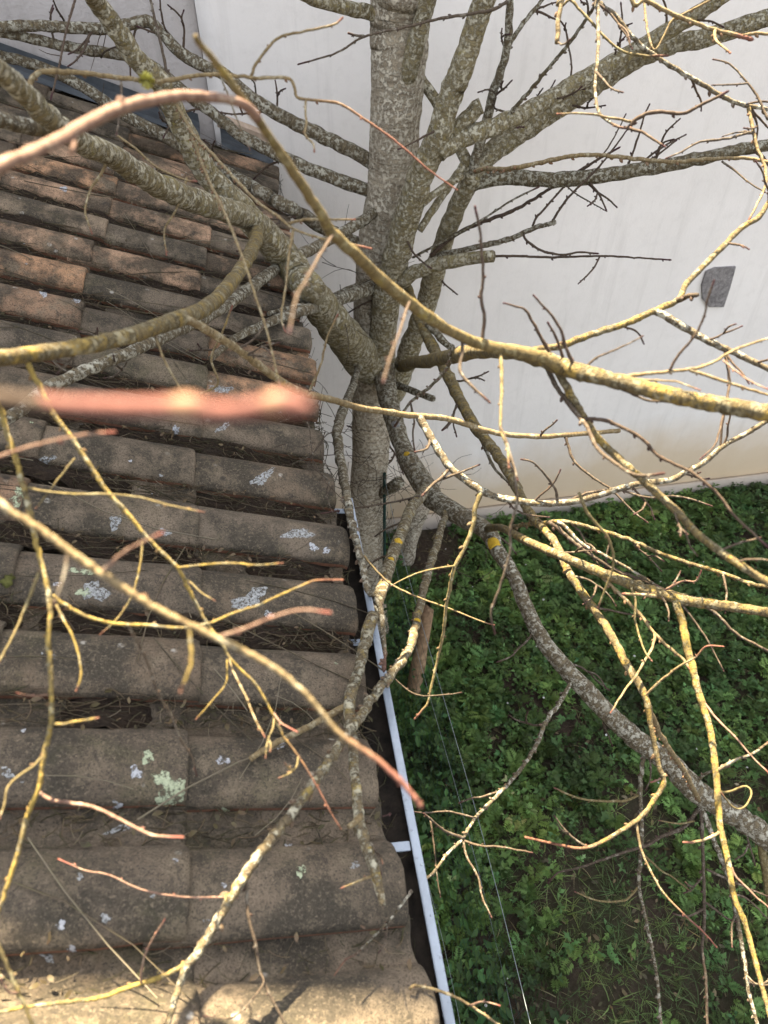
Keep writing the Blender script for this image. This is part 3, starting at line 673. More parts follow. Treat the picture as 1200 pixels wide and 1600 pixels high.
B('R1k', 'R1', 'B', '899,577 883,540 877,517 860,490 848,478 835,463', 8, 4.5)
B('R3', 'R1', 'C', '868,574 877,590 903,637 933,683 967,717 993,740 1033,777 1060,802 1093,837 1133,867 1167,890 1200,910 1260,945', 14, 14, None, 0.95)
B('R4', 'R1', 'N', '852,565 867,600 893,637 917,667 933,700 960,723 987,740 1010,743 1034,740', 10, 7, None, 0.9)
B('R4b', 'R4', 'B', '914,655 930,655 955,660 1000,683 1030,713 1080,738 1120,770 1145,803 1175,832 1200,855', 8, 6)
B('M1', 'L3', 'K', '288,496,1.08 330,520 370,545 400,567,1.25 430,590 470,612 520,625,1.5 560,637 600,643,1.8 640,649 690,653,1.95 720,660 760,673 800,680 850,682 880,680 920,677 968,673', 15, 8, 1.08, 2.1)
B('M1b', 'M1', 'N', '883,682 897,720 925,745 955,765 990,800 1010,815', 6, 4)
B('M2', 'M1', 'G', '655,652 673,683 687,707 703,730 727,750 753,767 777,777 800,781 850,787 900,783 947,770 993,757 1047,750 1073,737 1100,723 1130,697 1167,677 1200,657 1250,630', 14, 8, None, 1.6)
B('M2a', 'M2', 'O', '753,768 742,795 740,817 727,853 710,887 703,920 697,947 693,987 683,1033 673,1077 667,1100 650,1121', 10, 5, None, 1.85)
B('M2b', 'M2', 'N', '672,683 668,700 655,705 650,706', 6, 5)
B('M2c', 'M2', 'N', '703,731 690,746 676,757 662,772', 7, 6)
B('M2d', 'M2', 'N', '680,753 700,745 715,740 747,727', 6, 4)
B('M2e', 'M2', 'N', '882,787 905,775 930,768 965,765 1010,777 1050,775 1080,780 1110,790', 5, 4)
B('M2f', 'M2', 'N', '870,785 868,765 850,740 832,722 816,718', 6, 4)
B('M3', 'T', 'G', '598,570,3.95,34 603,600,3.9,32 613,650,3.75,28 630,700,3.58,28 645,730,3.5,32 668,766,3.4,36 690,790,3.3,32 733,813,3.15,30 762,832,3.08,27 778,862,3.0,24 800,895,2.95,21 820,945,2.9,23 843,993,2.85,24 873,1033,2.8,26 900,1063,2.78,28 933,1097,2.75,28 973,1137,2.72,29 1007,1165,2.70,30 1047,1193,2.68,32 1073,1222,2.66,36 1100,1245,2.65,34 1133,1265,2.64,33 1167,1285,2.62,33 1200,1310,2.6,34 1260,1350,2.6,34', 34, 34, name='limb')
B('M4', 'S3', 'C', '625,425,3.75,12 640,455,3.6,12 657,507,3.4,14 677,543,3.25,18 713,613,2.95,18 740,663,2.75,17 767,697,2.6,17 793,735,2.45,16 827,800,2.2,14 850,827,2.1,13 870,853,2.0,12 890,897,1.9,13 927,950,1.85,13 953,990,1.8,13 980,1040,1.75,13 997,1067,1.72,12 1010,1095,1.7,11 1015,1125,1.7,8 1022,1160,1.7,8 1030,1200,1.7,8 1037,1223,1.7,8 1017,1257,1.68,7 997,1280,1.66,7 950,1310,1.64,6 913,1325,1.62,5 873,1320,1.6,4 820,1308,1.58,4', 14, 4, tip=0.12, buds=0.05)
B('M4b', 'M4', 'K', '1010,1097,1.7 1033,1150,1.9 1067,1202,2.2 1092,1250,2.5', 9, 7, cut=True)
B('M4c', 'M4', 'D', '670,507,3.35 687,527 700,540 707,543', 12, 10, cut=True, buds=0)
B('M4d', 'M4', 'G', '745,670 760,705 775,735 800,757', 8, 6)
B('R8', 'M3', 'C', '762,826,3.05 780,824,2.7 800,833,2.3 833,850,2.0 880,870,1.85 910,883 960,903 1007,920 1053,933,-,18 1083,940 1133,947 1200,957 1280,970', 13, 14, 3.05, 1.65)
B('R9', 'R8', 'C', '792,830,2.45 807,822 850,817,2.1 883,815 933,827 983,843 1033,865 1083,882 1133,897 1177,913 1200,917 1260,930', 8, 9, 2.45, 1.7)
B('J2', 'R8', 'Y', '1055,936 1059,950 1067,975 1073,1010 1083,1047 1090,1077 1100,1107 1110,1143 1117,1193 1121,1235 1125,1290 1137,1343 1147,1400 1163,1440 1177,1490 1190,1540 1200,1577 1208,1620', 14, 8, None, 1.45, tip=0.15)
B('J2a', 'J2', 'K', '1126,1297 1115,1306 1100,1312 1085,1316 1070,1316', 7, 5, tip=0.3)
B('J2b', 'J2', 'O', '1120,1238 1140,1237 1160,1229 1170,1230 1174,1240 1167,1257 1155,1264 1142,1258 1128,1240', 5, 3, buds=0)
B('J2c', 'J2', 'R', '1143,1355 1150,1370 1167,1387 1185,1405 1203,1420', 5, 4)
B('J2d', 'J2', 'N', '1148,1397 1165,1403 1185,1420 1205,1440', 4, 3)
B('J3', 'R8', 'K', '940,900,1.82 953,913 973,933 1000,960 1017,983 1040,1007 1067,1030 1079,1048', 8, 7)
B('J3b', 'J3', 'K', '1023,990 1020,1010 1007,1033 993,1057 980,1073 967,1093 955,1112', 6, 4)
B('J3c', 'M4', 'K', '1006,1089 1033,1063 1063,1040 1087,1027 1103,1010 1128,1010', 5, 3.5, tip=0.4)
B('J4', 'M4', 'N', '857,815,2.05 877,830 903,853 933,873 967,893 1007,907 1040,923 1077,937 1117,957 1150,990 1200,1017 1240,1040', 9, 6, 2.05, 1.9)
B('J5', 'M4', 'G', '870,815,2.05 883,823 910,850 943,867 980,887 1007,903 1030,918', 8, 6)
B('J6', 'R4', 'O', '905,770,1.1 917,800 933,820 950,840 958,867 957,890 947,917 935,948', 7, 4, 1.1, 1.2)
B('J7', 'R8', 'R', '1032,925 1042,920 1067,908 1087,908 1095,893', 5, 3.5)
B('J8', 'R8', 'O', '985,905 987,920 993,940 992,967 1000,997 1007,1017 1017,1031', 6, 4)
B('J9', 'R8', 'N', '1064,942 1087,973 1107,1003 1130,1047', 5, 3)
B('J10', 'J2', 'R', '1098,1095 1120,1123 1150,1153 1173,1180 1200,1207', 5, 3.5)
B('J11', 'J2', 'G', '1117,1205 1127,1200 1150,1187 1177,1177 1200,1160', 7, 5)
B('J12', 'R8', 'K', '1030,932 1000,929 975,928', 8, 6)
B('I3', 'M3', 'G', '893,1062 890,1070 873,1100 853,1127 840,1160 820,1193 800,1218 767,1253 743,1277 723,1310 700,1333 677,1363 647,1390 630,1410 607,1440 580,1467 557,1490 540,1500 523,1523', 11, 4, 2.78, 1.16, tip=0.12)
B('I3a', 'I3', 'N', '725,1310 693,1297 673,1280 663,1272', 6, 5)
B('I3b', 'I3', 'N', '722,1313 753,1322 780,1323 830,1332', 5, 3.5)
B('I3c', 'I3', 'N', '743,1278 700,1268 667,1270 630,1268 600,1275', 4, 3, tip=0.5)
B('I3d', 'I3', 'N', '724,1315 730,1340 747,1370 753,1400 767,1431', 5, 4)
B('I3e', 'I3', 'N', '673,1282 678,1320 683,1370 688,1400', 4, 3)
B('I1', 'M3', 'H', '668,760,3.4,16 655,778,3.1,18 640,800,2.8,18 627,833,2.5,18 610,877,2.25,20 597,920,2.05,20 583,960,1.85,20 567,1017,1.65,18 560,1050,1.55,17 547,1090,1.42,19 547,1133,1.34,18 552,1167,1.3,17 553,1200,1.25,15 557,1233,1.2,15 560,1273,1.16,18 570,1315,1.13,17 584,1355,1.1,17 592,1387,1.09,14 598,1415,1.08,10', 16, 10, cut=True)
B('I1a', 'I1', 'K', '547,1097 543,1101 510,1120 467,1143 433,1160 400,1180 391,1187', 11, 9, cut=True)
B('I1b', 'I1', 'K', '563,1275 557,1284 545,1291', 14, 8, cut=True)
B('I1c', 'I1', 'K', '582,1368 572,1372 560,1377 535,1387', 6, 4)
B('I2', 'M3', 'H', '697,795,3.3,11 693,813,3.1,12 680,857,2.8,15 667,900,2.5,16 657,943,2.3,15 647,987,2.1,16 638,1018,1.95,15 617,1047,1.75,16 587,1083,1.5,17 565,1117,1.35,17 540,1150,1.25,16 510,1195,1.15,17 483,1233,1.1,17 457,1270,1.06,17 427,1307,1.03,16 400,1342,1.0,18 367,1392,0.97,17 333,1450,0.95,16 308,1490,0.94,17 293,1507,0.93,14 280,1540,0.92,12 262,1600,0.9,11 250,1650,0.9,11', 12, 11)
B('I2a', 'I2', 'Y', '305,1495 290,1507 250,1527 200,1543 160,1558 110,1565 50,1572 0,1581 -40,1590', 10, 7, 0.94, 0.85, tip=0.5, buds=0.035)
B('I2b', 'I2', 'N', '384,1368 385,1385 388,1430 400,1477 407,1520 423,1557 447,1602 460,1630', 7, 6)
B('WH', 'T', 'G', '572,555,3.95 562,572,3.8 547,613,3.4 533,650,3.0,16 527,683,2.75,15 537,747,2.4,15 550,820,2.1,12 563,870,1.95,11 575,920,1.85,11 592,945,1.8,9 597,965,1.78,9 600,1017,1.7,8 600,1040,1.68,7', 12, 7)
B('M5', 'T', 'G', '708,545,2.0 700,573 677,600 643,627 618,664,2.6', 8, 6, 2.0, 2.6)
B('M5b', 'M5', 'N', '641,629 647,657 645,680 648,704', 5, 4)
B('TK1', 'T', 'D', '588,775,4.6 605,765 624,753,4.3', 17, 19, cut=True, buds=0)
B('TK2', 'T', 'D', '600,598,4.1 623,603 650,613 677,623,3.7', 12, 10, cut=True, buds=0)
# --- bottom right hanging shoots
B('P1', 'M3', 'G', '1092,1250 1097,1263 1117,1317 1137,1367 1150,1427 1163,1500 1170,1550 1183,1600 1190,1640', 12, 9, None, 2.5)
B('Ma', 'M3', 'G', '1008,1168 1003,1200 1000,1240 1003,1300 1000,1350 998,1383 1007,1427 1020,1490 1027,1533 1033,1600 1036,1640', 9, 6.5, None, 2.6)
B('Ma1', 'Ma', 'O', '999,1242 980,1250 960,1252 917,1250 890,1242 868,1232', 5.5, 4)
B('Ma2', 'Ma', 'O', '998,1385 985,1400 970,1408 933,1407 900,1394', 5, 4)
B('Ma3', 'Ma', 'O', '1005,1335 1033,1360 1050,1370 1077,1391', 4.5, 3.5)
B('Ma4', 'M4', 'K', '994,1285,1.66 1000,1320 1008,1343 1033,1390 1067,1427 1100,1457 1118,1478', 5.5, 4, 1.66, 1.6, tip=0.5)
B('Mb', 'M3', 'N', '1097,1258 1067,1293 1033,1307 1013,1320 980,1330 943,1343 900,1357 873,1363 857,1378', 8, 4)
B('Mb1', 'Mb', 'O', '1085,1283 1060,1287 1030,1282', 4, 3)
B('Mc', 'M3', 'N', '1095,1255 1097,1300 1100,1387 1100,1450 1097,1483 1103,1533 1105,1600 1106,1640', 7, 6, None, 2.5)
B('Md', 'M3', 'O', '1185,1295 1195,1350 1202,1400 1206,1450', 15, 13)
B('Me', 'P1', 'N', '1103,1358,2.55 1133,1372 1167,1387 1200,1401', 5, 4)
B('Mg', 'M3', 'G', '1085,1222 1107,1207 1137,1198', 7, 5)
B('Mh', 'M3', 'R', '1040,1212 1030,1218 1018,1222', 4, 4)
# --- upper right
B('U1', 'S5', 'D', '793,80 800,63 820,33 847,0 865,-30', 9, 8)
B('U2', 'S5', 'D', '775,195,2.98 800,173 827,143 860,103 893,63 927,13 945,-15', 8, 8, 2.98, 2.4)
B('UH', 'S5', 'G', '797,-10,2.72 802,-60 830,-150 890,-240 985,-335 1060,-420', 12, 14, 2.72, 1.55)
B('U3', 'UH', 'G', '938,-30,1.55 940,7 960,23 990,60 1017,83 1060,110 1100,133 1133,153 1167,165 1200,170 1260,180', 11, 11, 1.55, 1.6)
B('U5', 'U3', 'G', '936,-20,1.5 934,10 935,67 932,107 930,143 937,177 963,197 983,200', 12, 7, 1.5, 1.35)
B('U5a', 'U5', 'B', '975,199 1000,205 1017,215 1037,228', 6, 5)
B('U5b', 'U5', 'B', '980,201 1000,182 1027,175 1067,177 1093,165 1110,157 1133,145', 8, 6.5)
B('U5c', 'U5', 'K', '985,190 967,186 945,183 930,179 900,177 872,178', 5, 4)
B('U5d', 'U5', 'N', '931,112 943,125 955,138 972,144', 5, 4)
B('U6', 'U3', 'O', '885,-20,1.5 893,0 923,33 947,60 973,80 1007,87 1040,87', 7, 5, 1.5, 1.45)
B('U7', 'U3', 'K', '985,-20,1.4 1010,0 1047,20 1083,35 1117,47 1150,55 1169,60', 9, 9, 1.4, 1.4)
B('U7a', 'U7', 'K', '1160,56 1180,52 1200,53 1230,50', 7, 6)
B('U7b', 'U7', 'K', '1117,47 1117,60 1128,72 1140,82', 6, 5)
B('U8', 'U7', 'K', '1013,55,1.45 1053,30 1110,0 1140,-20', 5, 5, 1.45, 1.4)
B('U9', 'U6', 'K', '880,-20,1.3 878,0 872,33 872,50 870,68', 8, 7, 1.3, 1.3, cut=True)
B('U9a', 'U9', 'N', '872,66 880,70 890,62', 4, 4)
B('U10', 'U3', 'K', '1170,168 1173,185 1177,205 1184,235 1193,253 1197,283 1190,305 1180,325 1170,345', 7, 5)
B('U11', 'U10', 'N', '1200,187,1.55 1183,150 1160,120 1140,100 1116,93', 5, 3.5, 1.55, 1.6)
B('U11a', 'U11', 'N', '1168,130 1150,132 1113,133', 4, 3)
B('U12', 'U10', 'N', '1180,210 1173,207 1133,217 1093,222 1065,237 1042,247', 6, 4)
B('U12a', 'U12', 'N', '1172,206 1150,207 1130,213', 3.5, 3)
B('U13', 'RB3', 'K', '742,268,2.6 760,264 800,263,2.2 862,250 900,243 933,242 983,247 1050,253 1100,249 1167,247 1193,252 1240,258', 9, 7, 2.6, 1.9)
B('U13a', 'U13', 'N', '1128,252 1150,268 1170,285 1195,300', 4, 3)
B('U14', 'S3', 'B', '672,400,3.6 710,368 753,347 800,330 840,307 883,280 933,250 965,232', 9, 5, 3.6, 3.1)
B('U15', 'RB3', 'B', '832,354,3.3 838,340 850,327 883,290 910,267 943,240 963,208 977,180', 5, 3)
B('U16', 'RB3', 'B', '863,345,3.25 887,310 920,277 945,250 980,203', 5, 3.5)
B('U17', 'RB3', 'B', '980,262 990,235 1000,205 1007,180 1014,165', 5, 3.5)
B('U18', 'RB3', 'B', '1023,253 1030,235 1037,213 1047,200 1061,187', 5, 3.5)
B('U19', 'S3', 'G', '672,408,3.65 683,400 750,385 800,372 833,357 868,347', 10, 7, 3.65, 3.2, cut=True)
B('U20', 'S3', 'D', '645,402,3.65 653,398 700,373 750,345 800,313 840,293', 5, 4, 3.65, 3.2)
B('U21', 'S2', 'L', '655,360,3.3 677,327 700,293 723,258,3.25', 13, 13)
B('U21b', 'S2', 'L', '660,318,3.15 690,295 722,275,3.2', 13, 13)
B('U22', 'RS', 'B', '690,410 740,402 800,400 860,402 940,400 1000,403 1045,406', 6, 4, 3.35, 3.1, buds=0.1)
B('U22a', 'U22', 'B', '937,401 930,415 918,430 904,443', 4, 3)
B('U22b', 'U22', 'B', '818,368,3.25 825,378 850,393 880,398 905,394 932,396', 5, 4)
B('U23', 'T', 'N', '596,12,2.9 640,0 590,0', 3, 3) if False else None
B('U24', 'S5', 'N', '793,2,1.9 770,15 733,22 683,30 640,41 570,57 527,82 468,100', 7, 4, 1.8, 1.8)
B('U24a', 'U24', 'N', '568,56 555,55 545,52', 5, 5)
B('U25', 'RB1', 'N', '885,290,3.15 900,303,3.2 930,320 948,330', 3, 2.5)
B('U26', 'S5', 'N', '790,175 772,168 775,150 765,140 748,144', 4, 3.5)
# --- twigs of the near branches, middle
B('t1', 'L1', 'K', '48,140 47,130 52,120 67,112 117,113 200,123 250,127 283,122 317,117 367,118 400,122 452,123 463,150 477,155 503,158 533,163 567,185 600,207 633,233 667,263 700,287 713,296', 12, 4, 1.03, 1.15, tip=0.4, buds=0.04)
B('t1a', 't1', 'K', '478,156 477,175 479,190 477,211 490,225 491,236', 5, 5)
B('t2', 'L2', 'K', '277,165,2.0 303,210,1.8 334,243,1.5 364,276,1.3 403,316,1.15 433,337,1.1 460,358,1.1 500,372 530,377 577,388', 7, 5, 2.0, 1.1)
B('t2a', 't2', 'K', '452,349 470,344 490,343 553,343', 6, 4)
B('t2b', 't2', 'K', '459,359 452,395 447,443 440,490 441,505 445,516', 6, 4)
B('t3', 'L1', 'K', '172,238 160,268 143,293 133,327 137,345 143,363', 6, 4)
B('t4', 'L1', 'K', '183,212,1.5 213,233 243,260 287,280 305,283', 5, 4)
B('t5', 'L1', 'K', '292,277 282,310 272,333 257,360 260,397', 5, 4)
B('t6', 'L2', 'K', '300,215,1.9 327,283,1.5 353,337,1.1 377,397,0.95 400,465 417,517 432,580 440,613', 7, 5, 1.9, 0.9)
B('t7', 'L2', 'N', '262,122 255,85 247,50 235,0 230,-30', 6, 6)
B('t8', 'L2', 'B', '140,-45,1.6 120,-20,1.5 117,0 103,50 93,100 80,153', 5, 4, 1.5, 1.5)
B('t9', 'L6', 'B', '142,50 130,80 118,95 107,103', 5, 4)
B('t10', 'L6', 'B', '100,32 88,12 80,-10', 4, 3)
B('t11', 'L6', 'B', '270,60 258,45 252,20 250,0', 4, 4)
B('t12', 'L7', 'N', '158,90 162,82 175,75 195,70', 4, 3)
B('t13', 'L3', 'K', '243,527 258,565 275,595 290,620', 5, 4)
B('t14', 'M1', 'K', '483,612,1.4 500,573 507,545 512,525 527,493', 5, 4)
B('t15', 't1', 'K', '392,119 400,100 417,77 437,58 470,50 520,39 533,30', 6, 4.5)
B('t16', 't1', 'G', '343,118 353,140 360,160 370,185 390,233', 4, 3)
B('t17', 't1', 'N', '189,126 190,150 185,190 182,210', 5, 4)
B('t18', 'L7', 'N', '400,155 398,130 390,122', 4, 3)
B('F3a', 'F3', 'B', '521,366,0.78 500,398,0.66 477,440,0.52 463,465,0.46 452,520,0.42', 6.5, 5.5, buds=0.06, tip=0.08)
B('F3b', 'F3', 'B', '640,472,0.88 633,490,0.8 623,523,0.65 610,557,0.55 599,596,0.5', 5.5, 5.5, tip=0.03)
B('F3c', 'F3', 'N', '723,530 722,552 719,580 737,603 750,615 763,627', 8, 6, tip=0.15)
B('F3d', 'F3', 'O', '782,550 784,600 782,660 785,680 793,700 795,728', 8, 6)
B('F3e', 'F3', 'B', '753,532 757,497 752,467 755,433 753,400 750,360 743,327', 8, 6.5, buds=0.04)
B('F3f', 'F3d', 'N', '782,668 790,685 798,712 805,735 808,748', 5, 5)
B('F3g', 'F3d', 'N', '795,715 803,730 806,760 808,785 797,830 797,862 780,920 767,957 773,988', 6, 5, None, 1.0)
# --- twigs over the roof
B('v1', 'V1', 'O', '65,1183 52,1197 30,1212 12,1230 7,1255 0,1277', 6, 5, buds=0.03)
B('v2', 'V1', 'Y', '82,1131 100,1131 113,1128 133,1125 152,1122', 7, 5)
B('v3', 'V1', 'Y', '82,931 113,952 147,967 187,975 233,977 283,981 320,975 333,972 367,957 400,947 437,930 467,917 493,907 533,906', 9, 4.5, 0.77, 0.82, tip=0.15)
B('v3a', 'v3', 'N', '200,978 217,1007 233,1043 247,1083 267,1117 283,1157 300,1183 307,1211', 6, 5, None, 0.95)
B('v4', 'V1', 'Y', '88,945 100,970 110,987 120,1013 127,1053 120,1077', 6, 5)
B('v5', 'V1', 'O', '62,890 57,905 43,940 27,980 10,1013 -5,1040', 7, 6)
B('v6', 'V2', 'O', '43,762,0.77 73,768 117,772 167,772 217,777 267,790 317,800', 6, 4)
B('v7', 'V2', 'O', '117,716 90,750 57,793', 5, 4)
B('v8', 'V3', 'R', '-60,735,0.47 0,713,0.48 50,697 110,683 150,677 177,675', 9, 6, tip=0.1)
B('v9', 'V2', 'Y', '223,845 220,877 213,910 203,937 183,967 157,991', 5.5, 4, tip=0.1)
B('v10', 'V2', 'Y', '278,887 323,882 367,880 400,883 440,880', 6, 4)
B('v11', 'V3', 'R', '160,893 193,863 217,850 253,833', 8, 6, tip=0.15)
B('v12', 'V3', 'R', '345,994 380,983 425,965 470,953 513,957', 8, 6, tip=0.12)
B('v13', 'V3', 'Y', '296,975 297,1000 299,1035 283,1078', 9, 7, tip=0.12)
B('v14', 'V3', 'N', '106,862 100,900 85,943', 8, 6)
B('v15', 'V2', 'R', '428,1115 440,1130 463,1143', 5, 4, tip=0.5)
B('v16', 'V2', 'K', '358,1028 365,1050 385,1090 397,1120 413,1150', 5, 4)
B('v17', 'V1', 'R', '58,1236,0.76 83,1250 143,1260 187,1280 233,1303 260,1307 283,1308', 8, 6, None, 0.7, tip=0.1)
B('v18', 'I2', 'R', '372,1404 357,1402 297,1402 253,1397 213,1387 170,1367 133,1360 93,1343', 5, 4, None, 0.92, tip=0.1)
B('v19', 'I2a', 'R', '220,1538 221,1517 230,1483 257,1437', 5, 4)
B('v20', 'V1b', 'R', '30,1550 13,1550 0,1528', 5, 4)
B('v21', 'V1', 'R', '78,1085 60,1087 47,1087 27,1083', 4, 3)
B('v22', 'V2', 'Y', '355,1030 353,1067 333,1093 307,1123', 4, 3)
B('v23', 'I2b', 'N', '406,1518 412,1535 395,1560 363,1590 320,1588', 5, 4)
B('v24', 'I1', 'N', '655,775,3.0 640,779 600,787 550,795 503,802', 5, 4, 3.0, 2.6, tip=0.4)
B('v25', 'WH', 'K', '567,868,1.95 607,910 653,933 700,950 750,970 770,976', 6, 4, 1.95, 1.9)
B('v26', 'I3', 'K', '640,1545,1.2 653,1540 700,1553 733,1570 773,1597 800,1620', 7, 6, 1.22, 1.15)
B('v27', 'v26', 'R', '733,1571 755,1565 780,1571', 5, 4)
B('v28', 'L4', 'K', '300,620,1.7 340,600 330,560 347,520 362,480', 6, 5)
B('v29', 'M2a', 'O', '712,884 690,887 660,893 630,905 612,915', 5, 3)
B('v30', 'I2', 'N', '610,1055,1.7 650,1085 700,1085 720,1082', 4, 3)
for _b, _l in (('F1', 'very near out-of-focus pink shoot crossing over the roof'), ('F2', 'near blurred pink branch arching at upper left'), ('F3', 'near olive-yellow branch running diagonally across the trunk'),
               ('V1', 'bright yellow lichened branch hanging down at the left edge'), ('L3', 'thick sunlit yellow branch reaching left over the roof'), ('M3', 'long grey mottled bough drooping over the garden')):
    BR[_b]['o']['label'] = _l
rg = random.Random(77)
for bid, cnt, mk_, lo, hi in (('RB1', 5, 'B', 40, 100), ('RB2', 6, 'B', 40, 110), ('RB3', 7, 'B', 40, 110), ('S5', 4, 'B', 30, 70), ('U1', 2, 'B', 30, 60), ('U2', 3, 'B', 30, 60), ('U3', 5, 'B', 35, 90), ('S3', 4, 'B', 40, 90), ('S2', 3, 'B', 40, 90),
        ('L6', 6, 'B', 40, 90), ('L7', 5, 'B', 40, 90), ('L8', 4, 'N', 40, 90), ('L4', 5, 'N', 40, 90), ('L5', 3, 'N', 40, 80), ('M4', 6, 'N', 40, 90), ('M2', 6, 'B', 35, 80), ('M1', 4, 'N', 35, 80), ('R2b', 4, 'B', 40, 90), ('R2', 4, 'B', 35, 80),
        ('R3', 4, 'N', 35, 80), ('R9', 4, 'N', 40, 80), ('R8', 3, 'N', 40, 80), ('M3', 6, 'N', 50, 110), ('P1', 3, 'N', 40, 80), ('I1', 3, 'N', 40, 70), ('I3', 3, 'N', 40, 80), ('Mc', 3, 'N', 40, 70), ('TT', 2, 'B', 40, 70), ('V2', 3, 'O', 35, 70), ('L3', 2, 'N', 40, 70)):
    b = BR[bid]; inn = [z_ for z_ in range(int(len(b['px'])*0.10), len(b['px'])-1) if -10 < b['px'][z_][0] < 1210 and -10 < b['px'][z_][1] < 1610]; n = len(b['px'])
    if not inn: continue
    for q in range(cnt):
        i = rg.choice(inn); p0 = b['px'][i]
        if not (-20 < p0[0] < 1220 and -20 < p0[1] < 1620): continue
        t = b['px'][min(i+1, n-1)]-b['px'][max(i-1, 0)]; a = math.atan2(t[1], t[0])+rg.choice((-1, 1))*rg.uniform(0.5, 1.1); L_ = rg.uniform(lo, hi); bend = rg.uniform(-0.25, 0.25); x, y = p0; toks = ['%.1f,%.1f,%.3f' % (x, y, b['d'][i])]
        for _ in range(4):
            x += math.cos(a)*L_/4; y += math.sin(a)*L_/4; a += bend+rg.uniform(-0.28, 0.28); toks.append('%.1f,%.1f' % (x, y))
        sid = '%s_s%d' % (bid, q); ds = b['d'][i]*rg.uniform(0.95, 1.03)
        B(sid, bid, mk_, ' '.join(toks), 4.8, 3.6, None, ds)
        if rg.random() < 0.45:
            bb = BR[sid]; k2 = len(bb['px'])//2; x, y = bb['px'][k2]; a2 = a+rg.choice((-1, 1))*0.7; l2 = L_*rg.uniform(0.25, 0.45)
            B(sid+'f', bid, mk_, '%.1f,%.1f,%.3f %.1f,%.1f %.1f,%.1f' % (x, y, bb['d'][k2], x+math.cos(a2)*l2*0.5, y+math.sin(a2)*l2*0.5, x+math.cos(a2+0.3)*l2, y+math.sin(a2+0.3)*l2), 4.2, 3.4)
# fine tangle of whips at the foot of the trunk and behind the limbs: too fine to count
rs = random.Random(5); FV_, FF_ = [], []
def whip(P3, r0, r1):
    n = len(P3)
    for i, p in enumerate(P3):
        t = P3[min(i+1, n-1)]-P3[max(i-1, 0)]; t /= np.linalg.norm(t)+1e-9
        u = np.cross(t, [0.3, 0.5, 0.8]); u /= np.linalg.norm(u)+1e-9; v = np.cross(t, u); r = r0+(r1-r0)*i/(n-1)
        for j in range(3): FV_.append(p-np.array(TB)+(u*math.cos(2.094*j)+v*math.sin(2.094*j))*r)
    b = len(FV_)-3*n
    for i in range(n-1):
        for j in range(3): FF_.append((b+i*3+j, b+i*3+(j+1) % 3, b+i*3+3+(j+1) % 3, b+i*3+3+j))
def spray(cx, cy, sx, sy, d, n, ln, spread=3.14, a0=0.0):
    for _ in range(n):
        x, y = rs.gauss(cx, sx), rs.gauss(cy, sy); a = a0+rs.uniform(-spread, spread); L_ = ln*rs.uniform(0.4, 1.2); k = 6; P3 = []; dd = d*rs.uniform(0.95, 1.03); bend = rs.uniform(-0.25, 0.25)
        for i in range(k):
            P3.append(clamp_pt(at(x, y, dd), 0.004)); a += bend+rs.uniform(-0.2, 0.2); x += math.cos(a)*L_/k; y += math.sin(a)*L_/k; dd *= 0.995
        whip(P3, 0.0022, 0.001)
spray(640, 760, 30, 30, 4.4, 34, 70); spray(560, 740, 18, 50, 3.9, 22, 70); spray(510, 690, 25, 40, 3.0, 14, 110); spray(620, 720, 30, 40, 4.2, 14, 90)
spray(520, 470, 40, 60, 3.5, 12, 100); spray(690, 850, 60, 40, 4.4, 26, 90)
spray(60, 60, 90, 40, 2.7, 5, 80)
fo = mesh_obj('fine_twigs', FV_, FF_, M['N'], tree, True, 'stuff')
# yellow-green moss tuft and orange crusts on the limbs
def crust(bid, px, py, r_px, mat, name, seed):
    b = BR[bid]; i = int(np.argmin(np.linalg.norm(b['px']-np.array([px, py]), axis=1))); c = b['C'][i]; rr = b['r'][i]; rs2 = random.Random(seed)
    T = b['C'][min(i+1, len(b['C'])-1)]-b['C'][max(0, i-1)]; T /= np.linalg.norm(T)
    to = CAMP-c; to = to-T*np.dot(to, T); to /= np.linalg.norm(to); sd = np.cross(T, to)
    size = r_px*b['d'][i]/FPX; V, Fc = [], []
    NA, NR = 16, 5
    V.append(c+to*(rr*1.12)-np.array(TB))
    for k2 in range(1, NR+1):
        for j in range(NA):
            a = 2*math.pi*j/NA; q = size*k2/NR*(0.75+0.45*nz((math.cos(a)*1.5, math.sin(a)*1.5, seed), 1.2)+0.25*rs2.random())
            along, ac = q*math.cos(a), q*math.sin(a); ang = max(-1.4, min(1.4, ac/rr)); h = rr*(1.10+0.10*rs2.random()*(1 if k2 < NR else -0.6))
            V.append(c+T*along+(to*math.cos(ang)+sd*math.sin(ang))*h-np.array(TB))
    for j in range(NA): Fc.append((0, 1+j, 1+(j+1) % NA))
    for k2 in range(NR-1):
        for j in range(NA): a = 1+k2*NA+j; b2 = 1+k2*NA+(j+1) % NA; Fc.append((a, a+NA, b2+NA, b2))
    mesh_obj(name, V, Fc, mat, BR[bid]['o'] if BR[bid]['lvl'] == 1 else tree)
M['orange'] = mat_simple('orange_lichen', (0.42, 0.26, 0.02), (0.60, 0.40, 0.05), 260, 0.95, 1.0)
M['ymoss'] = mat_simple('yellow_moss', (0.50, 0.48, 0.10), (0.75, 0.72, 0.25), 220, 1.0, 1.0)
crust('M3', 774, 855, 12, M['orange'], 'orange_lichen', 1); crust('I1', 616, 856, 8, M['orange'], 'orange_lichen', 2); crust('I1', 612, 880, 6, M['orange'], 'orange_lichen', 3)
crust('I2', 647, 975, 6, M['orange'], 'orange_lichen', 4); crust('M3', 640, 722, 5, M['orange'], 'orange_lichen', 5); crust('M3', 655, 660, 8, M['lb'], 'lichen', 6)
rs3 = random.Random(9); b = BR['t1']; i = int(np.argmin(np.linalg.norm(b['px']-np.array([230, 122]), axis=1))); c = b['C'][i]; V, Fc = [], []; to_ = (CAMP-c)/np.linalg.norm(CAMP-c)
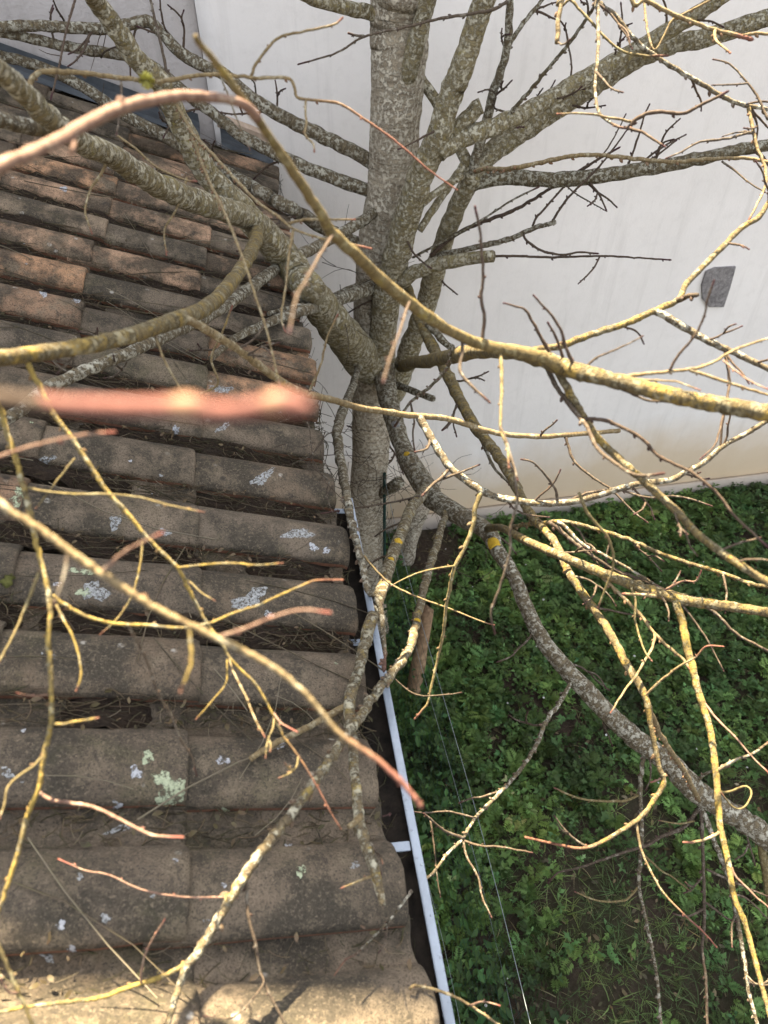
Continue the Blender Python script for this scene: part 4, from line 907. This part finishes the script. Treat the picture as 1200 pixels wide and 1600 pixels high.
for _ in range(900):
    d = np.array([rs3.gauss(0, 1), rs3.gauss(0, 1), rs3.gauss(0, 1)]); d /= np.linalg.norm(d); p = c+to_*0.006+d*0.010*rs3.uniform(0.3, 1)-np.array(TB); q = p+d*rs3.uniform(0.003, 0.007); s_ = np.cross(d, [.2, .4, .9])*0.0012; k2 = len(V)
    V += [p-s_, p+s_, q]; Fc.append((k2, k2+1, k2+2))
mesh_obj('moss_tuft', V, Fc, M['ymoss'], b['o'] if b['lvl'] == 1 else tree, False, 'stuff')

# ---------------------------------------------------------------- litter caught in the tile channels
def rnd(a, b, n): return np.random.uniform(a, b, n)
def roof_pts(n, wcol):
    rows = np.random.randint(-3, 18, n); sx = rnd(0.02, 2.2, n)
    return rows, sx
# beds of packed leaf mould lying in the channels
Vb, Fb = [], []
rb = random.Random(11)
for row in range(-3, 18):
    sx = rb.uniform(0.0, 0.05) if row > 1 else 0.43
    if row < 1: continue
    while sx < 2.3:
        ln = rb.uniform(0.25, 0.8) if row > 1 else rb.uniform(0.10, 0.34); deep = rb.uniform(0.7, 1.15) if row > 0 else rb.uniform(0.2, 0.7)
        if sx < 0.3 and row < 2: deep *= 0.55
        k = max(4, int(ln/0.03)); b0 = len(Vb); wn = 6
        y0 = LIP0+row*PITCHY+0.138; y1 = LIP0+(row+1)*PITCHY+0.004
        for i in range(k+1):
            s_ = sx+ln*i/k; e = max(0.0, math.sin(math.pi*i/k))**0.4
            for j in range(wn):
                y = y0+(y1-y0)*j/(wn-1); hgt = (0.026*deep+0.020*nz((s_, y, row), 19)+0.012*nz((s_, y, row+3), 60))-0.03*(1-e)
                X = EX-s_*math.cos(SLOPE); Z = EZ+s_*math.sin(SLOPE)+hgt-0.012*(1-e)
                Vb.append((X+hgt*math.sin(SLOPE), y, Z))
        for i in range(k):
            for j in range(wn-1):
                a = b0+i*wn+j; Fb.append((a, a+wn, a+wn+1, a+1))
        sx += ln+(rb.uniform(0.0, 0.12) if row > 1 else rb.uniform(0.05, 0.5))
k = NT('leaf_mould', 1.0); v = k.coord(); n = k.noise(k.mapping(v, (0.35, 1, 0.6)), 170, 5, 0.85); n2 = k.noise(v, 40, 4)
M['mould'] = k.done(k.mix(k.ramp(n, [(0.35, 0.0), (0.65, 1.0)]), (0.018, 0.012, 0.009), k.mix(n2, (0.105, 0.066, 0.044), (0.055, 0.044, 0.027))), n, 1.0, 0.03)
mesh_obj('leaf_mould', Vb, Fb, M['mould'], None, True, 'stuff')
# dead twigs and leaf scraps on top
Vl, Fl, Cl = [], [], []
def stick(p, d, ln, r, col, curve):
    n = 4; u = np.cross(d, [0.1, 0.2, 1.0]); u /= np.linalg.norm(u)+1e-9; b0 = sum(len(x) for x in Vl) if False else stick.n; P = []
    for i in range(n):
        t = i/(n-1)-0.5; c = p+d*ln*t+u*curve*(t*t-0.1)*ln
        for j in range(3):
            a = 2.094*j; P.append(c+u*math.cos(a)*r+np.array([0, 0, 1])*math.sin(a)*r)
    Vl.extend(P); Cl.extend([col]*len(P))
    for i in range(n-1):
        for j in range(3): Fl.append((b0+i*3+j, b0+i*3+(j+1) % 3, b0+i*3+3+(j+1) % 3, b0+i*3+3+j))
    stick.n += len(P)
stick.n = 0
rl = random.Random(21)
DS = np.array([-math.cos(SLOPE), 0, math.sin(SLOPE)])
for _ in range(11500):
    row = rl.randint(-3, 17) if rl.random() < 0.75 else rl.randint(-2, 6)
    sx = rl.uniform(0.01, 2.2); y = LIP0+row*PITCHY+rl.uniform(0.140, 0.205)
    if row < 0 and rl.random() < 0.6: continue
    long_ = rl.random() < (0.12 if row > 0 else 0.02)
    p = np.array([EX, y, EZ])+DS*sx+np.array([0, 0, rl.uniform(0.022, 0.046) if row > 0 else rl.uniform(0.012, 0.026)])
    a = rl.gauss(0, 0.22 if long_ else 0.8); d = DS*math.cos(a)+np.array([0, 1, 0])*math.sin(a)+np.array([0, 0, rl.gauss(0, 0.15)]); ln = rl.uniform(0.06, 0.15) if long_ else rl.uniform(0.010, 0.045); g = rl.random()**1.6
    col = (0.12*g+0.022, 0.078*g+0.015, 0.053*g+0.011) if rl.random() < 0.9 else (0.17, 0.13, 0.095)
    stick(p, d, ln, rl.uniform(0.0005, 0.0015), col, rl.uniform(-0.6, 0.6))
for _ in range(200):                           # longer twigs lying across the tiles
    row = rl.uniform(0, 17.5); sx = rl.uniform(0.02, 2.0); y = LIP0+row*PITCHY
    p = np.array([EX, y, EZ])+DS*sx+np.array([0, 0, 0.070]); a = rl.gauss(0, 0.6); d = DS*math.cos(a)+np.array([0, 1, 0])*math.sin(a)
    stick(p, d, rl.uniform(0.10, 0.40), rl.uniform(0.0009, 0.0021), rl.choice([(0.12, 0.09, 0.065), (0.07, 0.05, 0.04), (0.20, 0.165, 0.125)]), rl.uniform(-0.4, 0.4))
for _ in range(420):                           # tangle spilling over the eave into the gutter
    y = rl.uniform(-0.2, 4.0); p = np.array([EX+rl.uniform(-0.03, 0.012), y, EZ+rl.uniform(-0.04, 0.005)])
    d = np.array([rl.gauss(0, 0.25), rl.gauss(0, 1), rl.gauss(-0.3, 0.6)]); d /= np.linalg.norm(d); g = rl.random()
    stick(p, d, rl.uniform(0.03, 0.11), rl.uniform(0.0007, 0.0018), (0.06*g+0.015, 0.045*g+0.011, 0.03*g+0.008), rl.uniform(-0.6, 0.6))
Vl = np.array(Vl); o = np_mesh('dead_twigs', Vl, np.array(Fl), M['dry'], True, np.array(Cl)); o['kind'] = 'stuff'
# leaf scraps (curled quads)
def scatter(name, tv, tf, pos, yaw, pitch, roll, sc, col, mat, kind='stuff'):
    """tv template verts (k,3), tf faces; one copy per row of pos"""
    n = len(pos); k = len(tv); T = np.asarray(tv)
    cy, sy = np.cos(yaw), np.sin(yaw); cp, sp = np.cos(pitch), np.sin(pitch); cr_, sr = np.cos(roll), np.sin(roll)
    X = T[None, :, 0]*sc[:, None]; Y = T[None, :, 1]*sc[:, None]; Z = T[None, :, 2]*sc[:, None]
    Y, Z = Y*cr_[:, None]-Z*sr[:, None], Y*sr[:, None]+Z*cr_[:, None]
    X, Z = X*cp[:, None]-Z*sp[:, None], X*sp[:, None]+Z*cp[:, None]
    X, Y = X*cy[:, None]-Y*sy[:, None], X*sy[:, None]+Y*cy[:, None]
    V = np.stack([X, Y, Z], 2)+pos[:, None, :]
    F_ = (np.asarray(tf)[None]+(np.arange(n)*k)[:, None, None]).reshape(-1, len(tf[0]))
    return V.reshape(-1, 3), F_, np.repeat(col, k, axis=0)
def build(name, packs, mat):
    V = []; F_ = []; C_ = []; off = 0
    for v, f, c in packs: V.append(v); F_.append(f+off); C_.append(c); off += len(v)
    o = np_mesh(name, np.concatenate(V), np.concatenate(F_), mat, True, np.concatenate(C_)); o['kind'] = 'stuff'; return o
scr = [(0, 0, 0), (0.35, -0.26, 0.12), (0.42, 0.20, 0.02), (0.8, -0.15, 0.20), (0.7, 0.24, 0.15), (1.05, 0.06, 0.05)]; sf = [(0, 1, 2), (1, 3, 2), (2, 3, 4), (3, 5, 4)]
n = 2600; rows = np.random.randint(-3, 18, n); sx = rnd(0.0, 2.2, n); yy = LIP0+rows*PITCHY+rnd(0.140, 0.215, n)
pos = np.stack([EX-sx*math.cos(SLOPE), yy, EZ+sx*math.sin(SLOPE)+rnd(0.026, 0.044, n)], 1); g = rnd(0.15, 0.8, n)[:, None]
build('leaf_scraps', [scatter('', scr, sf, pos, rnd(0, 6.3, n), rnd(-0.4, 0.4, n), rnd(-0.6, 0.6, n), rnd(0.006, 0.020, n), g*np.array([[0.15, 0.095, 0.062]]), M['dry'])], M['dry'])

# ---------------------------------------------------------------- garden plants
def gz(x, y): return np.array([gh(a, b) for a, b in zip(x, y)])
def bare(x, y):
    """how bare the earth is at a point: trodden soil patches"""
    out = np.zeros(len(x))
    for i, (a, b) in enumerate(zip(x, y)):
        v = nz((a, b, 2.0), 1.6)*0.6+nz((a, b, 6.0), 4.5)*0.4
        z_ = 0.0
        for (cx, cy, rr, s_) in BARE: 
            q = ((a-cx)**2+(b-cy)**2)/(rr*rr); z_ = max(z_, s_*math.exp(-q))
        out[i] = z_+v*0.55
    return out
def gpt(px, py): v = ray(px, py); t = CZ/-v[2]; return v[0]*t, v[1]*t
BARE = [(*gpt(940, 1560), 0.24, 0.75), (*gpt(1000, 1280), 0.20, 0.7), (*gpt(900, 1390), 0.22, 0.7), (*gpt(880, 1130), 0.16, 0.6), (*gpt(1165, 1080), 0.14, 0.6), (*gpt(1010, 1500), 0.25, 0.6), (*gpt(770, 1450), 0.12, 0.5), (*gpt(660, 860), 0.35, 0.9), (*gpt(1020, 1440), 0.22, 0.6)]
GRASSY = [(*gpt(950, 1430), 0.6), (*gpt(1100, 1530), 0.7), (*gpt(960, 1570), 0.7), (*gpt(1150, 1250), 0.3)]
def grassy(x, y):
    o = np.zeros(len(x))
    for cx, cy, rr in GRASSY: o = np.maximum(o, np.exp(-((x-cx)**2+(y-cy)**2)/(rr*rr)))
    return o
def region(n): return rnd(0.16, 4.6, n), rnd(-0.4, 4.10, n)
def tint(n, base, var, bright):
    b = np.random.lognormal(0, var, n)[:, None]; h = np.random.normal(0, 0.18, (n, 1))
    c = np.array([base])*b*np.concatenate([1+h*0.5, np.ones((n, 1)), 1-h*0.4], 1); return np.clip(c, 0.004, 0.5)*bright*1.5
packs = []
# broad leaf: folded blade of 4 quads
bl = []
for i, (t, w_) in enumerate([(0, 0.05), (0.45, 0.28), (1.0, 0.015)]):
    z = 0.16*math.sin(t*2.6)-0.10*t
    bl += [(t, -w_, z+0.07*w_/0.27), (t, 0, z), (t, w_, z+0.07*w_/0.27)]
bf = [(i*3+j, i*3+3+j, i*3+4+j, i*3+1+j) for i in range(2) for j in range(2)]
# lobed leaf (groundsel / cranesbill like)
lob = []
prof_l = [(0, .03), (.20, .20), (.34, .10), (.56, .34), (.70, .13), (1, .01)]
for (t, w_) in prof_l:
    z = 0.15*math.sin(t*2.6)-0.12*t; lob += [(t+0.06*(w_ > .18), -w_, z+0.03), (t, 0, z), (t+0.06*(w_ > .18), w_, z+0.03)]
lf = [(i*3+j, i*3+3+j, i*3+4+j, i*3+1+j) for i in range(len(prof_l)-1) for j in range(2)]
# ferny frond (cow parsley): rachis with paired leaflets, some forked
fv, ff = [], []
rf = random.Random(2)
for i in range(6):
    t = 0.14+0.82*i/6; L_ = 0.36*math.sin(0.5+t*2.5)+0.05; z = 0.22*math.sin(t*2.4)-0.16*t
    for s_ in (-1, 1):
        q = rf.uniform(0.75, 1.2); b0 = len(fv)
        fv += [(t, 0, z), (t+0.13, s_*L_*0.45*q, z+0.04), (t+0.16*q, s_*L_*q, z-0.03), (t-0.01, s_*L_*0.62*q, z+0.01)]; ff.append((b0, b0+1, b0+2, b0+3) if s_ > 0 else (b0, b0+3, b0+2, b0+1))
b0 = len(fv); fv += [(0, -0.012, -0.02), (0, 0.012, -0.02), (1.0, 0.004, 0.02), (1.0, -0.004, 0.02)]; ff.append((b0, b0+1, b0+2, b0+3))
gv = []
for i in range(4):
    t = i/3; w_ = 0.020*(1-t)**0.7+0.001; z = 0.5*t-0.55*t*t; gv += [(t, -w_, z), (t, w_, z)]
gf = [(i*2, i*2+2, i*2+3, i*2+1) for i in range(3)]
def plants(n, kind, leaves, lmin, lmax, base, thr, height):
    x, y = region(n); b_ = bare(x, y); gr = grassy(x, y)
    keep = (b_ < thr+np.random.normal(0, 0.12, n)) & (np.random.rand(n) > (gr*0.9 if kind != 'grass' else 0))
    if kind == 'grass': keep = (np.random.rand(n) < gr*0.85+0.10) & (b_ < thr+np.random.normal(0, 0.2, n))
    x, y = x[keep], y[keep]; z = gz(x, y); n = len(x)
    rep = np.random.randint(leaves[0], leaves[1]+1, n); idx = np.repeat(np.arange(n), rep); N = len(idx)
    psc = np.random.lognormal(0, 0.30, n); ptint = tint(n, base, 0.38, 1.0)
    ph = rnd(0, 1, n)*height
    yaw = rnd(0, 6.283, N); sc = rnd(lmin, lmax, N)*psc[idx]; pit = rnd(0.05, 0.85, N)
    pos = np.stack([x[idx]+np.cos(yaw)*sc*0.08, y[idx]+np.sin(yaw)*sc*0.08, z[idx]+0.004+ph[idx]*rnd(0.2, 1.0, N)], 1)
    lush = np.array([nz((a, b_2, 11), 2.2) for a, b_2 in zip(x, y)]); ptint = ptint*(1+0.95*lush[:, None])*np.stack([1+0.12*lush, np.ones(n), 1-0.2*lush], 1)
    col = np.clip(ptint[idx]*np.random.lognormal(0, 0.22, N)[:, None], 0.004, 0.4)
    tv, tf = {'broad': (bl, bf), 'lobed': (lob, lf), 'fern': (fv, ff), 'grass': (gv, gf)}[kind]
    if kind == 'grass': pit = rnd(0.1, 1.2, N)
    packs.append(scatter('', tv, tf, pos, yaw, -pit*0+pit*0.6, rnd(-0.5, 0.5, N), sc, col, None))
plants(5600, 'lobed', (4, 8), 0.020, 0.043, (0.050, 0.094, 0.028), 0.36, 0.12)
plants(9500, 'broad', (4, 8), 0.014, 0.033, (0.044, 0.084, 0.028), 0.38, 0.11)
plants(3600, 'fern', (5, 9), 0.030, 0.072, (0.060, 0.106, 0.030), 0.32, 0.11)
plants(3000, 'broad', (5, 9), 0.010, 0.022, (0.050, 0.088, 0.024), 0.5, 0.04)
build('ground_cover', packs, M['leaf'])
packs = []
plants(9500, 'grass', (6, 10), 0.025, 0.085, (0.064, 0.096, 0.034), 0.85, 0.01)
x, y = region(2600); n = len(x); z = gz(x, y)
packs.append(scatter('', gv, gf, np.stack([x, y, z+0.01], 1), rnd(0, 6.3, n), rnd(-0.05, 0.3, n), rnd(-1, 1, n), rnd(0.03, 0.12, n), tint(n, (0.16, 0.13, 0.07), 0.3, 1.0), None))
build('grass', packs, M['leaf'])
# pale clods and dead leaves on the bare earth
x, y = region(2600); n = len(x); z = gz(x, y)
build('fallen_leaves', [scatter('', scr, sf, np.stack([x, y, z+0.012], 1), rnd(0, 6.3, n), rnd(-0.3, 0.3, n), rnd(-0.5, 0.5, n), rnd(0.015, 0.05, n), tint(n, (0.06, 0.042, 0.026), 0.5, 1.0), None)], M['dry'])
# a few small white flower heads
x, y = region(60); n = len(x); z = gz(x, y)
fl = [(math.cos(a), math.sin(a), 0.1) for a in [i*6.283/7 for i in range(7)]]+[(0, 0, 0)]
build('white_flowers', [scatter('', fl, [(i, (i+1) % 7, 7) for i in range(7)], np.stack([x, y, z+rnd(0.08, 0.16, n)], 1), rnd(0, 6, n), rnd(-.5, .5, n), rnd(-.5, .5, n), rnd(0.004, 0.009, n), np.full((n, 3), 0.6), None)], M['leaf'])
# dry vine tangle and ivy in the dark strip between shed and fence
packs = []
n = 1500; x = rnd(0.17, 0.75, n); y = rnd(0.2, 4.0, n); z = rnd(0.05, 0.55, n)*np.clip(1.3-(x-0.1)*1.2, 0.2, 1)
packs.append(scatter('', bl, bf, np.stack([x, y, z], 1), rnd(0, 6.3, n), rnd(-0.2, 0.6, n), rnd(-.6, .6, n), rnd(0.03, 0.07, n), tint(n, (0.022, 0.055, 0.016), 0.4, 1.0), None))  # ivy tint kept darkest, standing in for deep shade along the shed
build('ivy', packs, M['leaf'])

# ---------------------------------------------------------------- fence, stake and stump
fb = (0.62, 1.6, 0.0)
fence = empty('wire_fence', fb, 'thin wire and green netting fence running beside the gutter in the shade', 'fence')
def wire(name, P, r, mat, parent, org):
    V = []; n = len(P); Fc = []
    for i, p in enumerate(P):
        p = np.array(p); t = np.array(P[min(i+1, n-1)])-np.array(P[max(i-1, 0)]); t = t/np.linalg.norm(t); u = np.cross(t, [0.9, 0.1, 0.3]); u /= np.linalg.norm(u); v = np.cross(t, u)
        for j in range(5): V.append(p-np.array(org)+(u*math.cos(j*1.2566)+v*math.sin(j*1.2566))*r)
    for i in range(n-1):
        for j in range(5): Fc.append((i*5+j, i*5+(j+1) % 5, (i+1)*5+(j+1) % 5, (i+1)*5+j))
    return mesh_obj(name, V, Fc, mat, parent)
FX, FZ = 0.56, 1.45
def fx(y): return FX+0.02*math.sin(y*1.7)
YF = list(np.linspace(0.05, 3.2, 40))
wire('wire', [(fx(y), y, FZ-0.03*math.sin((y-0.05)/3.15*math.pi)) for y in YF], 0.0016, M['wire'], fence, fb)
wire('wire', [(fx(y)+0.015, y, FZ-0.42+0.02*math.sin(y*2)) for y in YF], 0.0011, M['wire'], fence, fb)
wire('wire', [(fx(y)-0.20+0.02*math.sin(y*3), y, FZ-0.55+0.03*math.sin(y*2.3)) for y in YF], 0.0010, M['wire'], fence, fb)
nv, nf = [], []
def nstr(a, b, r=0.0008):
    a, b = np.array(a)-np.array(fb), np.array(b)-np.array(fb); t = (b-a)/np.linalg.norm(b-a); u = np.cross(t, [0.3, 0.8, 0.5]); u /= np.linalg.norm(u); v = np.cross(t, u); k = len(nv)
    for p in (a, b):
        for j in range(3): nv.append(p+(u*math.cos(2.094*j)+v*math.sin(2.094*j))*r)
    for j in range(3): nf.append((k+j, k+(j+1) % 3, k+3+(j+1) % 3, k+3+j))
for y in np.arange(0.05, 3.2, 0.10): nstr((fx(y), y, FZ-0.03), (fx(y)-0.06, y+0.01, 0.02))
for z in np.arange(0.1, FZ-0.05, 0.10):
    for i in range(0, 39, 3): nstr((fx(YF[i])-0.06*(1-z/FZ), YF[i], z), (fx(YF[min(39, i+3)])-0.06*(1-z/FZ), YF[min(39, i+3)], z))
mesh_obj('netting', nv, nf, M['netting'], fence, False, 'stuff')
for y in (0.1, 3.2): wire('post', [(fx(y), y, -0.1), (fx(y), y, FZ*0.5), (fx(y), y, FZ+0.04)], 0.011, M['netting'], fence, fb)
def stub(name, label, cat, P, Rr, mat, seed):
    org = np.array([P[0][0], P[0][1], 0.0]); n = 14; sides = 14; rs = random.Random(seed)
    P = np.array(P, float); tt = np.linspace(0, len(P)-1, n); C = np.array([cr(P, t) for t in tt]); rr = np.interp(tt, range(len(P)), Rr); V = []; uvs = []
    for i in range(n):
        t = C[min(i+1, n-1)]-C[max(i-1, 0)]; t /= np.linalg.norm(t); u = np.cross(t, [0.8, 0.6, 0.0]); u /= np.linalg.norm(u); v = np.cross(t, u)
        for j in range(sides):
            a = 6.283*j/sides; q = rr[i]*(1+0.22*nz((math.cos(a)+seed, math.sin(a), i*0.25), 1.4)); e = (rs.random()*0.05 if i == n-1 else 0)
            V.append(C[i]+(u*math.cos(a)+v*math.sin(a))*q+t*e-org)
    Fc = [(i*sides+j, i*sides+(j+1) % sides, (i+1)*sides+(j+1) % sides, (i+1)*sides+j) for i in range(n-1) for j in range(sides)]+[tuple((n-1)*sides+j for j in range(sides))]
    o = mesh_obj(name, V, Fc, mat); o.location = tuple(org); tag(o, label, cat); return o
def gp(px, py, z): v = ray(px, py); t = (CZ-z)/-v[2]; return (v[0]*t, v[1]*t, z)
a = gp(628, 880, 0.0); b = np.array(wall_pt(655, 790, a[1]+0.12)); stub('tree_stump', 'pale bare stump leaning at the foot of the wall, right of the trunk', 'stump', [(a[0], a[1], -0.1), ((a[0]+b[0])/2, (a[1]+b[1])/2, b[2]*0.5), tuple(b)], [0.085, 0.075, 0.09], M['T'], 4)
a = gp(643, 1092, 0.0); b = at(668, 958, 4.55); stub('wooden_stake', 'broken brown wooden stake standing in the shade beside the gutter', 'stake', [(a[0], a[1], -0.1), tuple((np.array(a)+b)/2), tuple(b)], [0.05, 0.048, 0.035], M['wood'], 8)
